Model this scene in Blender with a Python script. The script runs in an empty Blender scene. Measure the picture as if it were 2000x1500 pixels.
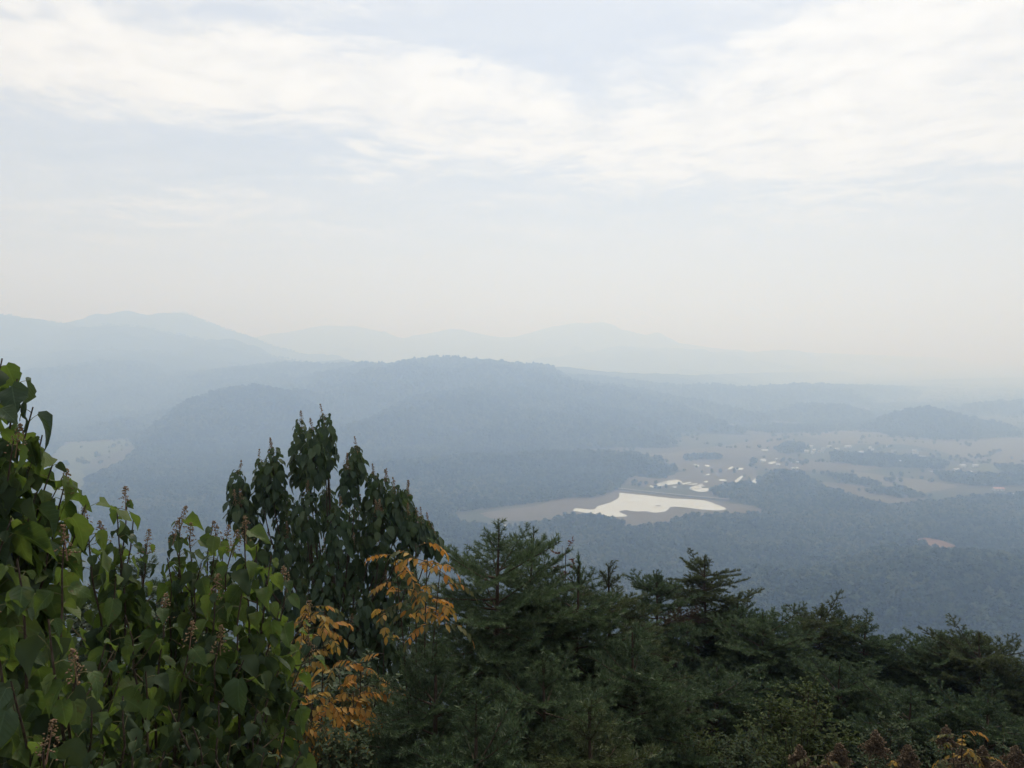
import bpy, bmesh, math, random
import numpy as np
from mathutils import Vector, Matrix, Euler, geometry

random.seed(7)
rng = np.random.default_rng(11)
R = math.radians
S = bpy.context.scene
COL = S.collection

# ------------------------------------------------------------------ camera
F = 1502.0
HORIZON = 680.0
PITCH = math.atan((750 - HORIZON) / F)
cam = bpy.data.cameras.new('camera')
cam.sensor_fit = 'HORIZONTAL'
cam.angle = 2 * math.atan(1000 / F)
cam.clip_start = 0.05
cam.clip_end = 200000
cam_o = bpy.data.objects.new('camera', cam)
cam_o.rotation_euler = (R(90) - PITCH, 0, 0)
COL.objects.link(cam_o)
S.camera = cam_o

# ------------------------------------------------------------------ sun + sky
SUN_EL, SUN_AZ = R(54), R(12)
sdir = Vector((math.sin(SUN_AZ) * math.cos(SUN_EL), math.cos(SUN_AZ) * math.cos(SUN_EL), math.sin(SUN_EL)))
sl = bpy.data.lights.new('sun', 'SUN')
sl.energy = 2.8
sl.angle = R(12)
sl.color = (1.0, 0.95, 0.86)
so = bpy.data.objects.new('sun', sl)
so.rotation_euler = (-sdir).to_track_quat('-Z', 'Y').to_euler()
so.location = sdir * 500
COL.objects.link(so)

S.view_settings.view_transform = 'Standard'
S.view_settings.look = 'None'
S.view_settings.exposure = -0.13
S.view_settings.gamma = 1.0
S.view_settings.use_curve_mapping = False

W = bpy.data.worlds.new('World')
S.world = W
W.use_nodes = True


class NT:
    """small helper for writing node trees"""
    def __init__(s, tree):
        s.t = tree
        s.n = tree.nodes
        s.l = tree.links

    def node(s, typ, **kw):
        n = s.n.new(typ)
        for k, v in kw.items():
            setattr(n, k, v)
        return n

    def put(s, sock, v):
        if isinstance(v, bpy.types.NodeSocket):
            s.l.new(v, sock)
        elif v is not None:
            if hasattr(sock.default_value, '__len__') and not hasattr(v, '__len__'):
                v = [v] * len(sock.default_value)
            if hasattr(v, '__len__') and len(v) == 3 and len(sock.default_value) == 4:
                v = (*v, 1)
            sock.default_value = v

    def m(s, op, a, b=None, c=None, clamp=False):
        n = s.node('ShaderNodeMath', operation=op, use_clamp=clamp)
        for i, v in enumerate((a, b, c)):
            if v is not None:
                s.put(n.inputs[i], v)
        return n.outputs[0]

    def vm(s, op, a, b=None, scale=None):
        n = s.node('ShaderNodeVectorMath', operation=op)
        s.put(n.inputs[0], a)
        if b is not None:
            s.put(n.inputs[1], b)
        if scale is not None:
            s.put(n.inputs[3], scale)
        return n.outputs['Value'] if op in ('LENGTH', 'DISTANCE', 'DOT_PRODUCT') else n.outputs[0]

    def mix(s, fac, a, b):
        n = s.node('ShaderNodeMix', data_type='RGBA')
        s.put(n.inputs[0], fac)
        s.put(n.inputs[6], a)
        s.put(n.inputs[7], b)
        return n.outputs[2]

    def noise(s, vec, scale, detail=4, rough=0.55, dist=0.0):
        n = s.node('ShaderNodeTexNoise')
        if vec is not None:
            s.put(n.inputs['Vector'], vec)
        n.inputs['Scale'].default_value = scale
        n.inputs['Detail'].default_value = detail
        n.inputs['Roughness'].default_value = rough
        n.inputs['Distortion'].default_value = dist
        return n.outputs[0]

    def remap(s, v, a, b, c=0.0, d=1.0, smooth=True):
        n = s.node('ShaderNodeMapRange')
        n.interpolation_type = 'SMOOTHSTEP' if smooth else 'LINEAR'
        s.put(n.inputs[0], v)
        for i, x in enumerate((a, b, c, d)):
            n.inputs[i + 1].default_value = x
        return n.outputs[0]


w = NT(W.node_tree)
w.n.clear()
tc = w.node('ShaderNodeTexCoord').outputs['Generated']
sep = w.node('ShaderNodeSeparateXYZ')
w.put(sep.inputs[0], tc)
zc = w.m('ADD', w.m('MAXIMUM', sep.outputs[2], 0.0), 0.015)
comb = w.node('ShaderNodeCombineXYZ')
w.put(comb.inputs[0], w.m('DIVIDE', sep.outputs[0], zc))
w.put(comb.inputs[1], w.m('DIVIDE', sep.outputs[1], zc))
p = comb.outputs[0]                                  # position on the cloud layer
sky = w.node('ShaderNodeTexSky', sky_type='NISHITA')
sky.sun_disc = False
sky.sun_elevation = SUN_EL
sky.sun_rotation = SUN_AZ
sky.air_density = 1.0
sky.dust_density = 3.0
sky.altitude = 600
warp = w.node('ShaderNodeTexNoise')
w.put(warp.inputs['Vector'], p)
warp.inputs['Scale'].default_value = 1.1
warp.inputs['Detail'].default_value = 5
wv = w.vm('SCALE', w.vm('SUBTRACT', warp.outputs[1], (0.5, 0.5, 0.5)), scale=1.1)
pw = w.vm('ADD', p, wv)
n1 = w.noise(pw, 1.3, 9, 0.62)
n2 = w.noise(w.vm('MULTIPLY', p, (0.55, 1.0, 1.0)), 0.55, 3, 0.5)
n3 = w.noise(w.vm('ADD', p, w.vm('SCALE', wv, scale=.5)), 4.5, 8, 0.65)
field = w.m('ADD', w.m('ADD', w.m('MULTIPLY', n1, 0.66), w.m('MULTIPLY', n2, 0.06)), w.m('MULTIPLY', n3, 0.28))
# thicker and thinner stretches of the cloud layer (position on the layer, size, amount)
for bx, by, sx, sy, a in ((-1.75, 2.50, 1.1, .55, .22), (-0.85, 2.80, .80, .40, .19), (-.25, 3.25, .75, .42, .15),
                          (.6, 3.75, 1.3, .65, .15), (1.15, 2.75, .72, .85, .21), (1.9, 3.1, .9, 1.3, .20),
                          (.12, 2.45, .40, .42, -.17), (-1.9, 3.75, 1.0, .45, -.09), (-2.3, 5.6, 1.2, .8, .12), (-.4, 5.2, 1.4, .8, -.06),
                          (-.7, 2.28, .55, .10, -.10), (2.0, 5.5, 1.6, 1.2, .06)):
    dd = w.vm('LENGTH', w.vm('MULTIPLY', w.vm('SUBTRACT', w.vm('ADD', p, w.vm('SCALE', wv, scale=.45)), (bx, by, 0)), (1 / sx, 1 / sy, 0)))
    g = w.m('POWER', math.e, w.m('MULTIPLY', w.m('MULTIPLY', dd, dd), -1.0))
    field = w.m('ADD', field, w.m('MULTIPLY', g, a))
mask = w.remap(field, 0.44, 0.74)
veil = w.remap(w.noise(w.vm('MULTIPLY', pw, (.5, 1, 1)), 0.8, 6, .6), .3, .7, .62, .90)
c0 = w.mix(veil, sky.outputs[0], (8.0, 8.35, 8.9))
cshade = w.remap(w.m('ADD', w.m('MULTIPLY', n3, .6), w.m('MULTIPLY', n1, .4)), .36, .62)
mask = w.m('MULTIPLY', mask, w.remap(sep.outputs[2], .06, .26, .25, 1.0))
c1 = w.mix(mask, c0, w.mix(cshade, (9.0, 8.95, 8.85), (10.9, 10.65, 10.15)))
c1 = w.mix(w.remap(sep.outputs[2], .0, .26, .75, .0), c1, (8.75, 8.72, 8.55))
bg = w.node('ShaderNodeBackground')
bg.inputs[1].default_value = 0.1
w.put(bg.inputs[0], c1)
wo = w.node('ShaderNodeOutputWorld')
w.l.new(bg.outputs[0], wo.inputs[0])

cy = S.cycles
cy.use_denoising = True
cy.max_bounces = 8
cy.diffuse_bounces = 3
cy.glossy_bounces = 2
cy.transmission_bounces = 3
cy.volume_bounces = 6
cy.use_adaptive_sampling = True
cy.adaptive_threshold = 0.02
cy.sample_clamp_indirect = 6


# ------------------------------------------------------------------ helpers
def at(px, py, Y):
    """point at forward distance Y that the photo shows at (px, py)"""
    u, v = (px - 1000) / F, (750 - py) / F
    d = Vector((u, math.cos(PITCH) + math.sin(PITCH) * v, -math.sin(PITCH) + math.cos(PITCH) * v))
    return d * (Y / d.y)


VALLEY = -250.0


def on_valley(px, py, z=VALLEY):
    d = at(px, py, 1.0)
    return d * (z / d.z)


def tag(o, label=None, cat=None, group=None, kind=None):
    if label: o['label'] = label
    if cat: o['category'] = cat
    if group: o['group'] = group
    if kind: o['kind'] = kind
    return o


def link(name, data, parent=None, kind=None):
    o = bpy.data.objects.new(name, data)
    COL.objects.link(o)
    if parent: o.parent = parent
    if kind: o['kind'] = kind
    return o


def empty(name, loc, label, cat, group=None):
    o = bpy.data.objects.new(name, None)
    o.empty_display_size = 0.2
    o.location = loc
    COL.objects.link(o)
    return tag(o, label, cat, group)


def mesh(name, verts, faces, mat=None, uvs=None, rnd=None, smooth=False):
    """verts (n,3) array, faces (m,k) array or list of lists"""
    me = bpy.data.meshes.new(name)
    verts = np.asarray(verts, dtype=np.float32)
    if isinstance(faces, np.ndarray):
        k = faces.shape[1]
        me.vertices.add(len(verts))
        me.vertices.foreach_set('co', verts.ravel())
        me.loops.add(faces.size)
        me.loops.foreach_set('vertex_index', faces.ravel().astype(np.int32))
        me.polygons.add(len(faces))
        me.polygons.foreach_set('loop_start', np.arange(0, faces.size, k, dtype=np.int32))
        me.update(calc_edges=True)
        if uvs is not None:
            lay = me.uv_layers.new(name='UVMap')
            lay.data.foreach_set('uv', np.asarray(uvs, np.float32)[faces.ravel()].ravel())
    else:
        me.from_pydata([tuple(v) for v in verts], [], faces)
        me.update()
    if rnd is not None:
        a = me.attributes.new('rnd', 'FLOAT', 'POINT')
        a.data.foreach_set('value', np.asarray(rnd, np.float32))
    if smooth:
        me.polygons.foreach_set('use_smooth', np.ones(len(me.polygons), dtype=bool))
    if mat is not None:
        for mm in (mat if isinstance(mat, (list, tuple)) else [mat]):
            me.materials.append(mm)
    return me


def tube(pts, radii, sides=5):
    """verts, quad faces of a tapered tube along a polyline"""
    pts = np.array([tuple(q) for q in pts], float)
    n = len(pts)
    tan = np.gradient(pts, axis=0)
    tan /= np.linalg.norm(tan, axis=1)[:, None] + 1e-9
    ref = np.array([0.31, 0.17, 0.93]) if abs(tan[0][2]) < .8 else np.array([0.9, 0.3, 0.1])
    V = []
    for i in range(n):
        a = np.cross(tan[i], ref); a /= np.linalg.norm(a) + 1e-9
        b = np.cross(tan[i], a)
        for k in range(sides):
            t = 2 * math.pi * k / sides
            V.append(pts[i] + radii[i] * (math.cos(t) * a + math.sin(t) * b))
    Fc = []
    for i in range(n - 1):
        for k in range(sides):
            k2 = (k + 1) % sides
            Fc.append((i * sides + k, i * sides + k2, (i + 1) * sides + k2, (i + 1) * sides + k))
    return np.array(V), np.array(Fc)


def join_parts(parts):
    Vs, Fs, off = [], [], 0
    for v, f in parts:
        Vs.append(v); Fs.append(f + off); off += len(v)
    return np.concatenate(Vs), np.concatenate(Fs)


def stamp(tv, tf, mats, tuv=None):
    """copies of a template mesh under many 4x4 matrices, joined"""
    M = np.array([np.array(m) for m in mats])
    n, k = len(M), len(tv)
    h = np.concatenate([tv, np.ones((k, 1))], 1)
    V = np.einsum('nij,kj->nki', M, h)[:, :, :3].reshape(-1, 3)
    Fc = (tf[None] + (np.arange(n) * k)[:, None, None]).reshape(-1, tf.shape[1])
    uv = np.tile(tuv, (n, 1)) if tuv is not None else None
    rnd = np.repeat(rng.random(n), k)
    return V, Fc, uv, rnd


def _hash(ix, iy, seed):
    h = (ix.astype(np.int64) * 374761393 + iy.astype(np.int64) * 668265263 + seed * 69069 + 12345) & 0x7fffffff
    h = ((h ^ (h >> 13)) * 1274126177) & 0x7fffffff
    return ((h ^ (h >> 16)) & 0xffff) / 65535.0


def vnoise(x, y, seed=0):
    ix, iy = np.floor(x), np.floor(y)
    fx, fy = x - ix, y - iy
    fx, fy = fx * fx * fx * (fx * (fx * 6 - 15) + 10), fy * fy * fy * (fy * (fy * 6 - 15) + 10)
    a, b = _hash(ix, iy, seed), _hash(ix + 1, iy, seed)
    c, d = _hash(ix, iy + 1, seed), _hash(ix + 1, iy + 1, seed)
    return (a * (1 - fx) + b * fx) * (1 - fy) + (c * (1 - fx) + d * fx) * fy


def fbm(x, y, seed=0, octv=4, gain=.5):
    s, a, t = 0, 1, 0
    for o in range(octv):
        s = s + a * vnoise(x * 2 ** o + 17.3 * o, y * 2 ** o - 9.1 * o, seed + o)
        t += a
        a *= gain
    return s / t * 2 - 1


# ------------------------------------------------------------------ materials
def new_mat(name):
    m = bpy.data.materials.new(name)
    m.use_nodes = True
    t = NT(m.node_tree)
    t.n.clear()
    out = t.node('ShaderNodeOutputMaterial')
    return m, t, out


def principled(t, col, rough=.8, spec=.3, normal=None):
    b = t.node('ShaderNodeBsdfPrincipled')
    t.put(b.inputs['Base Color'], col)
    t.put(b.inputs['Roughness'], rough)
    t.put(b.inputs['Specular IOR Level'], spec)
    if normal is not None:
        t.l.new(normal, b.inputs['Normal'])
    return b.outputs[0]


def bump(t, height, strength=.5, dist=.1):
    b = t.node('ShaderNodeBump')
    b.inputs['Strength'].default_value = strength
    b.inputs['Distance'].default_value = dist
    t.l.new(height, b.inputs['Height'])
    return b.outputs[0]


def rand_val(t):
    """a random number for each piece, whether an object of its own or one of many in a joined mesh"""
    oi = t.node('ShaderNodeObjectInfo').outputs['Random']
    a = t.node('ShaderNodeAttribute', attribute_name='rnd')
    return t.m('FRACT', t.m('ADD', oi, a.outputs['Fac']))


def ramp3(t, v, a, b, c):
    n = t.node('ShaderNodeValToRGB')
    e = n.color_ramp.elements
    e[0].color = (*a, 1); e[1].color = (*c, 1)
    e[1].position = 1.0
    k = e.new(.5); k.color = (*b, 1)
    t.put(n.inputs[0], v)
    return n.outputs[0]


def leaf_mat(name, a, b, c, transl=.35, tcol=None, rough=.5, veins=True, spots=None, by_attr=False):
    m, t, out = new_mat(name)
    pos = t.node('ShaderNodeNewGeometry').outputs['Position']
    v = t.node('ShaderNodeAttribute', attribute_name='rnd').outputs['Fac'] if by_attr else rand_val(t)
    col = ramp3(t, v, a, b, c)
    nz = t.noise(pos, 9.0, 3)
    col = t.mix(t.remap(nz, .3, .75, 0, .45), col, tuple(x * .55 for x in a))
    nrm = None
    if veins:
        uv = t.node('ShaderNodeUVMap', uv_map='UVMap').outputs[0]
        sp = t.node('ShaderNodeSeparateXYZ')
        t.put(sp.inputs[0], uv)
        au = t.m('ABSOLUTE', t.m('SUBTRACT', sp.outputs[0], .5))
        mid = t.m('LESS_THAN', au, .018)
        fr = t.m('FRACT', t.m('SUBTRACT', t.m('MULTIPLY', sp.outputs[1], 7.0), t.m('MULTIPLY', au, 5.0)))
        side = t.m('MULTIPLY', t.m('LESS_THAN', fr, .10), .55)
        vn = t.m('MAXIMUM', mid, side)
        col = t.mix(t.m('MULTIPLY', vn, .28), col, tuple(min(1, x * 2.1 + .02) for x in b))
        tri = t.m('ABSOLUTE', t.m('SUBTRACT', fr, .5))
        nrm = bump(t, tri, .38, .005)
    if spots:
        yb = t.noise(pos, 16.0, 3)
        col = t.mix(t.remap(yb, .58, .74, 0, .4), col, (.15, .16, .035))
        sn = t.noise(pos, 38.0, 2)
        col = t.mix(t.remap(sn, .64, .72, 0, .8), col, spots)
    s1 = principled(t, col, rough, .24, nrm)
    tr = t.node('ShaderNodeBsdfTranslucent')
    t.put(tr.inputs[0], t.mix(.5, col, tcol or b))
    mx = t.node('ShaderNodeMixShader')
    mx.inputs[0].default_value = transl
    t.l.new(s1, mx.inputs[1])
    t.l.new(tr.outputs[0], mx.inputs[2])
    t.l.new(mx.outputs[0], out.inputs[0])
    return m


def plain_mat(name, a, b, scale=4.0, rough=.85, bmp=.3, bd=.02, spec=.2):
    m, t, out = new_mat(name)
    pos = t.node('ShaderNodeNewGeometry').outputs['Position']
    n = t.noise(pos, scale, 5, .6)
    t.l.new(principled(t, t.mix(t.remap(n, .3, .7), a, b), rough, spec, bump(t, n, bmp, bd)), out.inputs[0])
    return m


M_big_leaf = leaf_mat('broad_leaf_green', (.024, .048, .020), (.070, .112, .028), (.130, .172, .042), .44, (.18, .27, .03), .55, spots=(.10, .07, .025))
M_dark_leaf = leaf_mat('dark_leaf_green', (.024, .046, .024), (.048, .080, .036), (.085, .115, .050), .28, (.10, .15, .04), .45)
M_small_leaf = leaf_mat('dull_leaf_green', (.026, .044, .020), (.040, .062, .026), (.058, .080, .034), .28, (.08, .12, .03), .75, veins=False)
M_yell_leaf = leaf_mat('yellow_green_leaf', (.036, .054, .014), (.052, .076, .018), (.074, .096, .026), .32, (.11, .15, .02), .75, veins=False)
M_orange = leaf_mat('orange_leaflet', (.34, .14, .030), (.48, .23, .040), (.42, .26, .07), .34, (.55, .26, .04), .6, veins=False)
M_ochre = leaf_mat('ochre_leaflet', (.31, .18, .035), (.42, .25, .04), (.26, .21, .07), .34, (.46, .28, .04), .6, veins=False)
M_olive = leaf_mat('olive_leaflet', (.055, .066, .026), (.090, .100, .040), (.15, .135, .050), .30, (.17, .18, .04), .6, veins=False)
M_red = leaf_mat('dull_red_leaf', (.075, .035, .035), (.11, .050, .045), (.085, .060, .040), .25, (.13, .05, .04), .6, veins=False)
M_brown_leaf = leaf_mat('dry_brown_leaf', (.042, .028, .018), (.066, .044, .027), (.095, .064, .040), .15, (.09, .055, .03), .8, veins=False)
M_plume = leaf_mat('dry_brown_plume', (.13, .092, .060), (.17, .122, .080), (.22, .165, .105), .2, (.20, .13, .08), .9, veins=False)
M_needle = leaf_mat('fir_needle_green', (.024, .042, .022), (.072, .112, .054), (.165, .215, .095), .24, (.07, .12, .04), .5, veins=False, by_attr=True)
M_needle_olive = leaf_mat('fir_needle_olive', (.030, .038, .018), (.080, .102, .042), (.175, .20, .08), .24, (.08, .11, .03), .5, veins=False, by_attr=True)
M_needle_fresh = leaf_mat('fir_needle_fresh', (.030, .050, .028), (.090, .135, .066), (.20, .25, .12), .26, (.10, .16, .05), .5, veins=False, by_attr=True)
M_bud = leaf_mat('flower_bud_cream', (.20, .13, .07), (.28, .20, .10), (.24, .13, .09), .2, (.28, .18, .1), .7, veins=False)
M_bark = plain_mat('bark_brown', (.040, .028, .020), (.085, .062, .045), 30, .9, .5, .01)
M_twig = plain_mat('twig_green_brown', (.06, .05, .03), (.11, .085, .05), 25, .8, .3, .01)
M_petiole = plain_mat('petiole_green', (.09, .11, .04), (.14, .12, .05), 25, .6, .1, .01)


# distant land
def land_mat(name, cols, scale, canopy=True):
    m, t, out = new_mat(name)
    pos = t.node('ShaderNodeNewGeometry').outputs['Position']
    n = t.noise(pos, scale, 6, .6)
    col = ramp3(t, t.remap(n, .25, .75, smooth=False), *cols)
    nrm = None
    if canopy:
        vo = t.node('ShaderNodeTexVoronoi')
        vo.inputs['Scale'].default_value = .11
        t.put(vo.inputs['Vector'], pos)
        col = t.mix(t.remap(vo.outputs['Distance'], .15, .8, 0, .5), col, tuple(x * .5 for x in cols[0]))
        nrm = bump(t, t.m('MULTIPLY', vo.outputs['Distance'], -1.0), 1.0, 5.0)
    t.l.new(principled(t, col, .95, .05, nrm), out.inputs[0])
    return m


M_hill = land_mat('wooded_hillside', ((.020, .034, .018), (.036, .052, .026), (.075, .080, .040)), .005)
M_slope = land_mat('undergrowth_soil', ((.016, .018, .011), (.026, .028, .015), (.04, .034, .022)), 1.2, False)


def ground_mat():
    m, t, out = new_mat('valley_fields')
    pos = t.node('ShaderNodeNewGeometry').outputs['Position']
    wp = t.node('ShaderNodeTexNoise')
    wp.inputs['Scale'].default_value = .006
    wp.inputs['Detail'].default_value = 4
    t.put(wp.inputs['Vector'], pos)
    q = t.vm('ADD', t.vm('MULTIPLY', pos, (1, .8, 0)), t.vm('SCALE', wp.outputs[1], scale=90.0))
    vo = t.node('ShaderNodeTexVoronoi')
    vo.inputs['Scale'].default_value = .016
    t.put(vo.inputs['Vector'], q)
    sp = t.node('ShaderNodeSeparateColor')
    t.put(sp.inputs[0], vo.outputs['Color'])
    col = ramp3(t, sp.outputs[0], (.085, .075, .048), (.105, .090, .060), (.07, .075, .04))
    n = t.noise(pos, .012, 6, .6)
    col = t.mix(t.remap(n, .45, .72, 0, .75), col, (.075, .085, .045))
    big = t.noise(pos, .0022, 4)
    col = t.mix(t.remap(big, .48, .62, 0, .85), col, (.045, .060, .034))
    t.l.new(principled(t, col, .95, .05), out.inputs[0])
    return m


M_ground = ground_mat()
M_field = [land_mat('dry_paddy_field', ((.10, .086, .056), (.122, .103, .068), (.10, .095, .058)), .03, False),
           land_mat('stubble_field', ((.118, .107, .070), (.145, .127, .084), (.112, .108, .066)), .04, False),
           land_mat('green_field', ((.085, .10, .045), (.11, .115, .055), (.08, .09, .04)), .04, False)]
M_bank = land_mat('lake_bank_sand', ((.105, .092, .064), (.135, .115, .082), (.095, .086, .056)), .03, False)
M_earth = land_mat('bare_orange_earth', ((.17, .10, .06), (.20, .12, .07), (.13, .095, .055)), .04, False)
M_dam = land_mat('dam_grass', ((.075, .07, .052), (.10, .09, .066), (.08, .08, .048)), .05, False)
M_concrete = plain_mat('pale_concrete', (.34, .33, .31), (.45, .44, .41), .3)


def water_mat():
    m, t, out = new_mat('still_turbid_water')
    pos = t.node('ShaderNodeNewGeometry').outputs['Position']
    n = t.noise(pos, .6, 3)
    b = t.node('ShaderNodeBsdfPrincipled')
    big = t.noise(pos, .012, 3)
    t.put(b.inputs['Base Color'], t.mix(big, (.46, .47, .45), (.56, .57, .54)))
    b.inputs['Roughness'].default_value = .10
    b.inputs['IOR'].default_value = 1.5
    t.l.new(bump(t, n, .12, .05), b.inputs['Normal'])
    t.l.new(b.outputs[0], out.inputs[0])
    return m


M_water = water_mat()

# ------------------------------------------------------------------ the setting: valley floor
g = 60000.0
o = link('ground', mesh('ground', [(-g, 250, VALLEY), (g, 250, VALLEY), (g, 62000, VALLEY), (-g, 62000, VALLEY)], [[0, 1, 2, 3]], M_ground), None, 'structure')

# ------------------------------------------------------------------ hills: every ridge a crest line with flanks and spurs
HILLS = []


def catmull(P, n):
    P = [np.array(q, float) for q in P]
    P = [2 * P[0] - P[1]] + P + [2 * P[-1] - P[-2]]
    out = []
    for i in range(1, len(P) - 2):
        for k in range(n):
            t = k / n
            a, b, c, d = P[i - 1:i + 3]
            out.append(.5 * (2 * b + (c - a) * t + (2 * a - 5 * b + 4 * c - d) * t * t + (3 * b - a - 3 * c + d) * t ** 3))
    out.append(P[-2])
    return np.array(out)


class Hill:
    def __init__(s, crest, slope, seed, spur=.45, rough=3.0, base=VALLEY):
        s.C = catmull([tuple(at(*c)) for c in crest], 6)
        s.slope, s.seed, s.spur, s.rough, s.base = slope, seed, spur, rough, base
        s.hmax = s.C[:, 2].max() - base
        wmax = s.hmax / slope * 1.5 + 30
        s.lo = s.C[:, :2].min(0) - wmax
        s.hi = s.C[:, :2].max(0) + wmax
        HILLS.append(s)

    def height(s, x, y):
        best = np.full(x.shape, 1e18)
        zr = np.zeros(x.shape)
        A, B = s.C[:-1], s.C[1:]
        for a, b in zip(A, B):
            d = b - a
            L2 = d[0] ** 2 + d[1] ** 2 + 1e-9
            t = np.clip(((x - a[0]) * d[0] + (y - a[1]) * d[1]) / L2, 0, 1)
            q = (x - a[0] - t * d[0]) ** 2 + (y - a[1] - t * d[1]) ** 2
            k = q < best
            best = np.where(k, q, best)
            zr = np.where(k, a[2] + t * d[2], zr)
        dist = np.sqrt(best)
        H = np.maximum(zr - s.base, 1.0)
        wid = s.hmax / s.slope
        sc = 1 / (wid * .55)
        n = fbm(x * sc, y * sc, s.seed, 4)
        ridged = 1 - 2 * np.abs(fbm(x * sc * 1.3 + 5, y * sc * 1.3, s.seed + 31, 3))
        u = dist / (H / s.slope)
        u = u * np.clip(1 + s.spur * (n - .45 * ridged), .62, 2.2)
        u = np.maximum(u, 0) * .9
        prof = 1 - u + .16 * np.sin(np.clip(u, 0, 1) * math.pi * 2) * .6
        prof = np.where(u > .8, np.maximum(.18 * (1.35 - u) / .55, -.05) * 1.0 + 0 * u, prof) if False else prof
        k = np.clip(dist / 60.0, .45, 1)
        lump = .17 * s.hmax * fbm(x / 330, y / 330, s.seed + 13, 4) * np.clip(dist / 160, 0, 1) * np.clip(1.2 - u, 0, 1)
        return s.base - 4 + (H + 4) * prof + lump + s.rough * fbm(x / 45, y / 45, s.seed + 7, 3) * k


def hill_mesh(h, name, cell):
    nx = int((h.hi[0] - h.lo[0]) / cell) + 2
    ny = int((h.hi[1] - h.lo[1]) / cell) + 2
    X, Y = np.meshgrid(np.linspace(h.lo[0], h.hi[0], nx), np.linspace(h.lo[1], h.hi[1], ny))
    Z = h.height(X, Y)
    V = np.stack([X, Y, np.maximum(Z, h.base - 6)], -1).reshape(-1, 3)
    idx = np.arange(nx * ny).reshape(ny, nx)
    Fc = np.stack([idx[:-1, :-1], idx[:-1, 1:], idx[1:, 1:], idx[1:, :-1]], -1).reshape(-1, 4)
    keep = (Z.reshape(-1)[Fc] > h.base - 5).any(1)
    Fc = Fc[keep]
    used = np.unique(Fc)
    remap = np.full(len(V), -1)
    remap[used] = np.arange(len(used))
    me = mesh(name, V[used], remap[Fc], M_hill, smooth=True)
    return link(name, me, None, 'structure')


def chain(pts, d0, d1=None):
    """crest points with distances running from d0 to d1"""
    n = len(pts)
    return [(x, y, d0 + (d1 - d0) * i / (n - 1) if d1 else d0) for i, (x, y) in enumerate(pts)]


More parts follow.
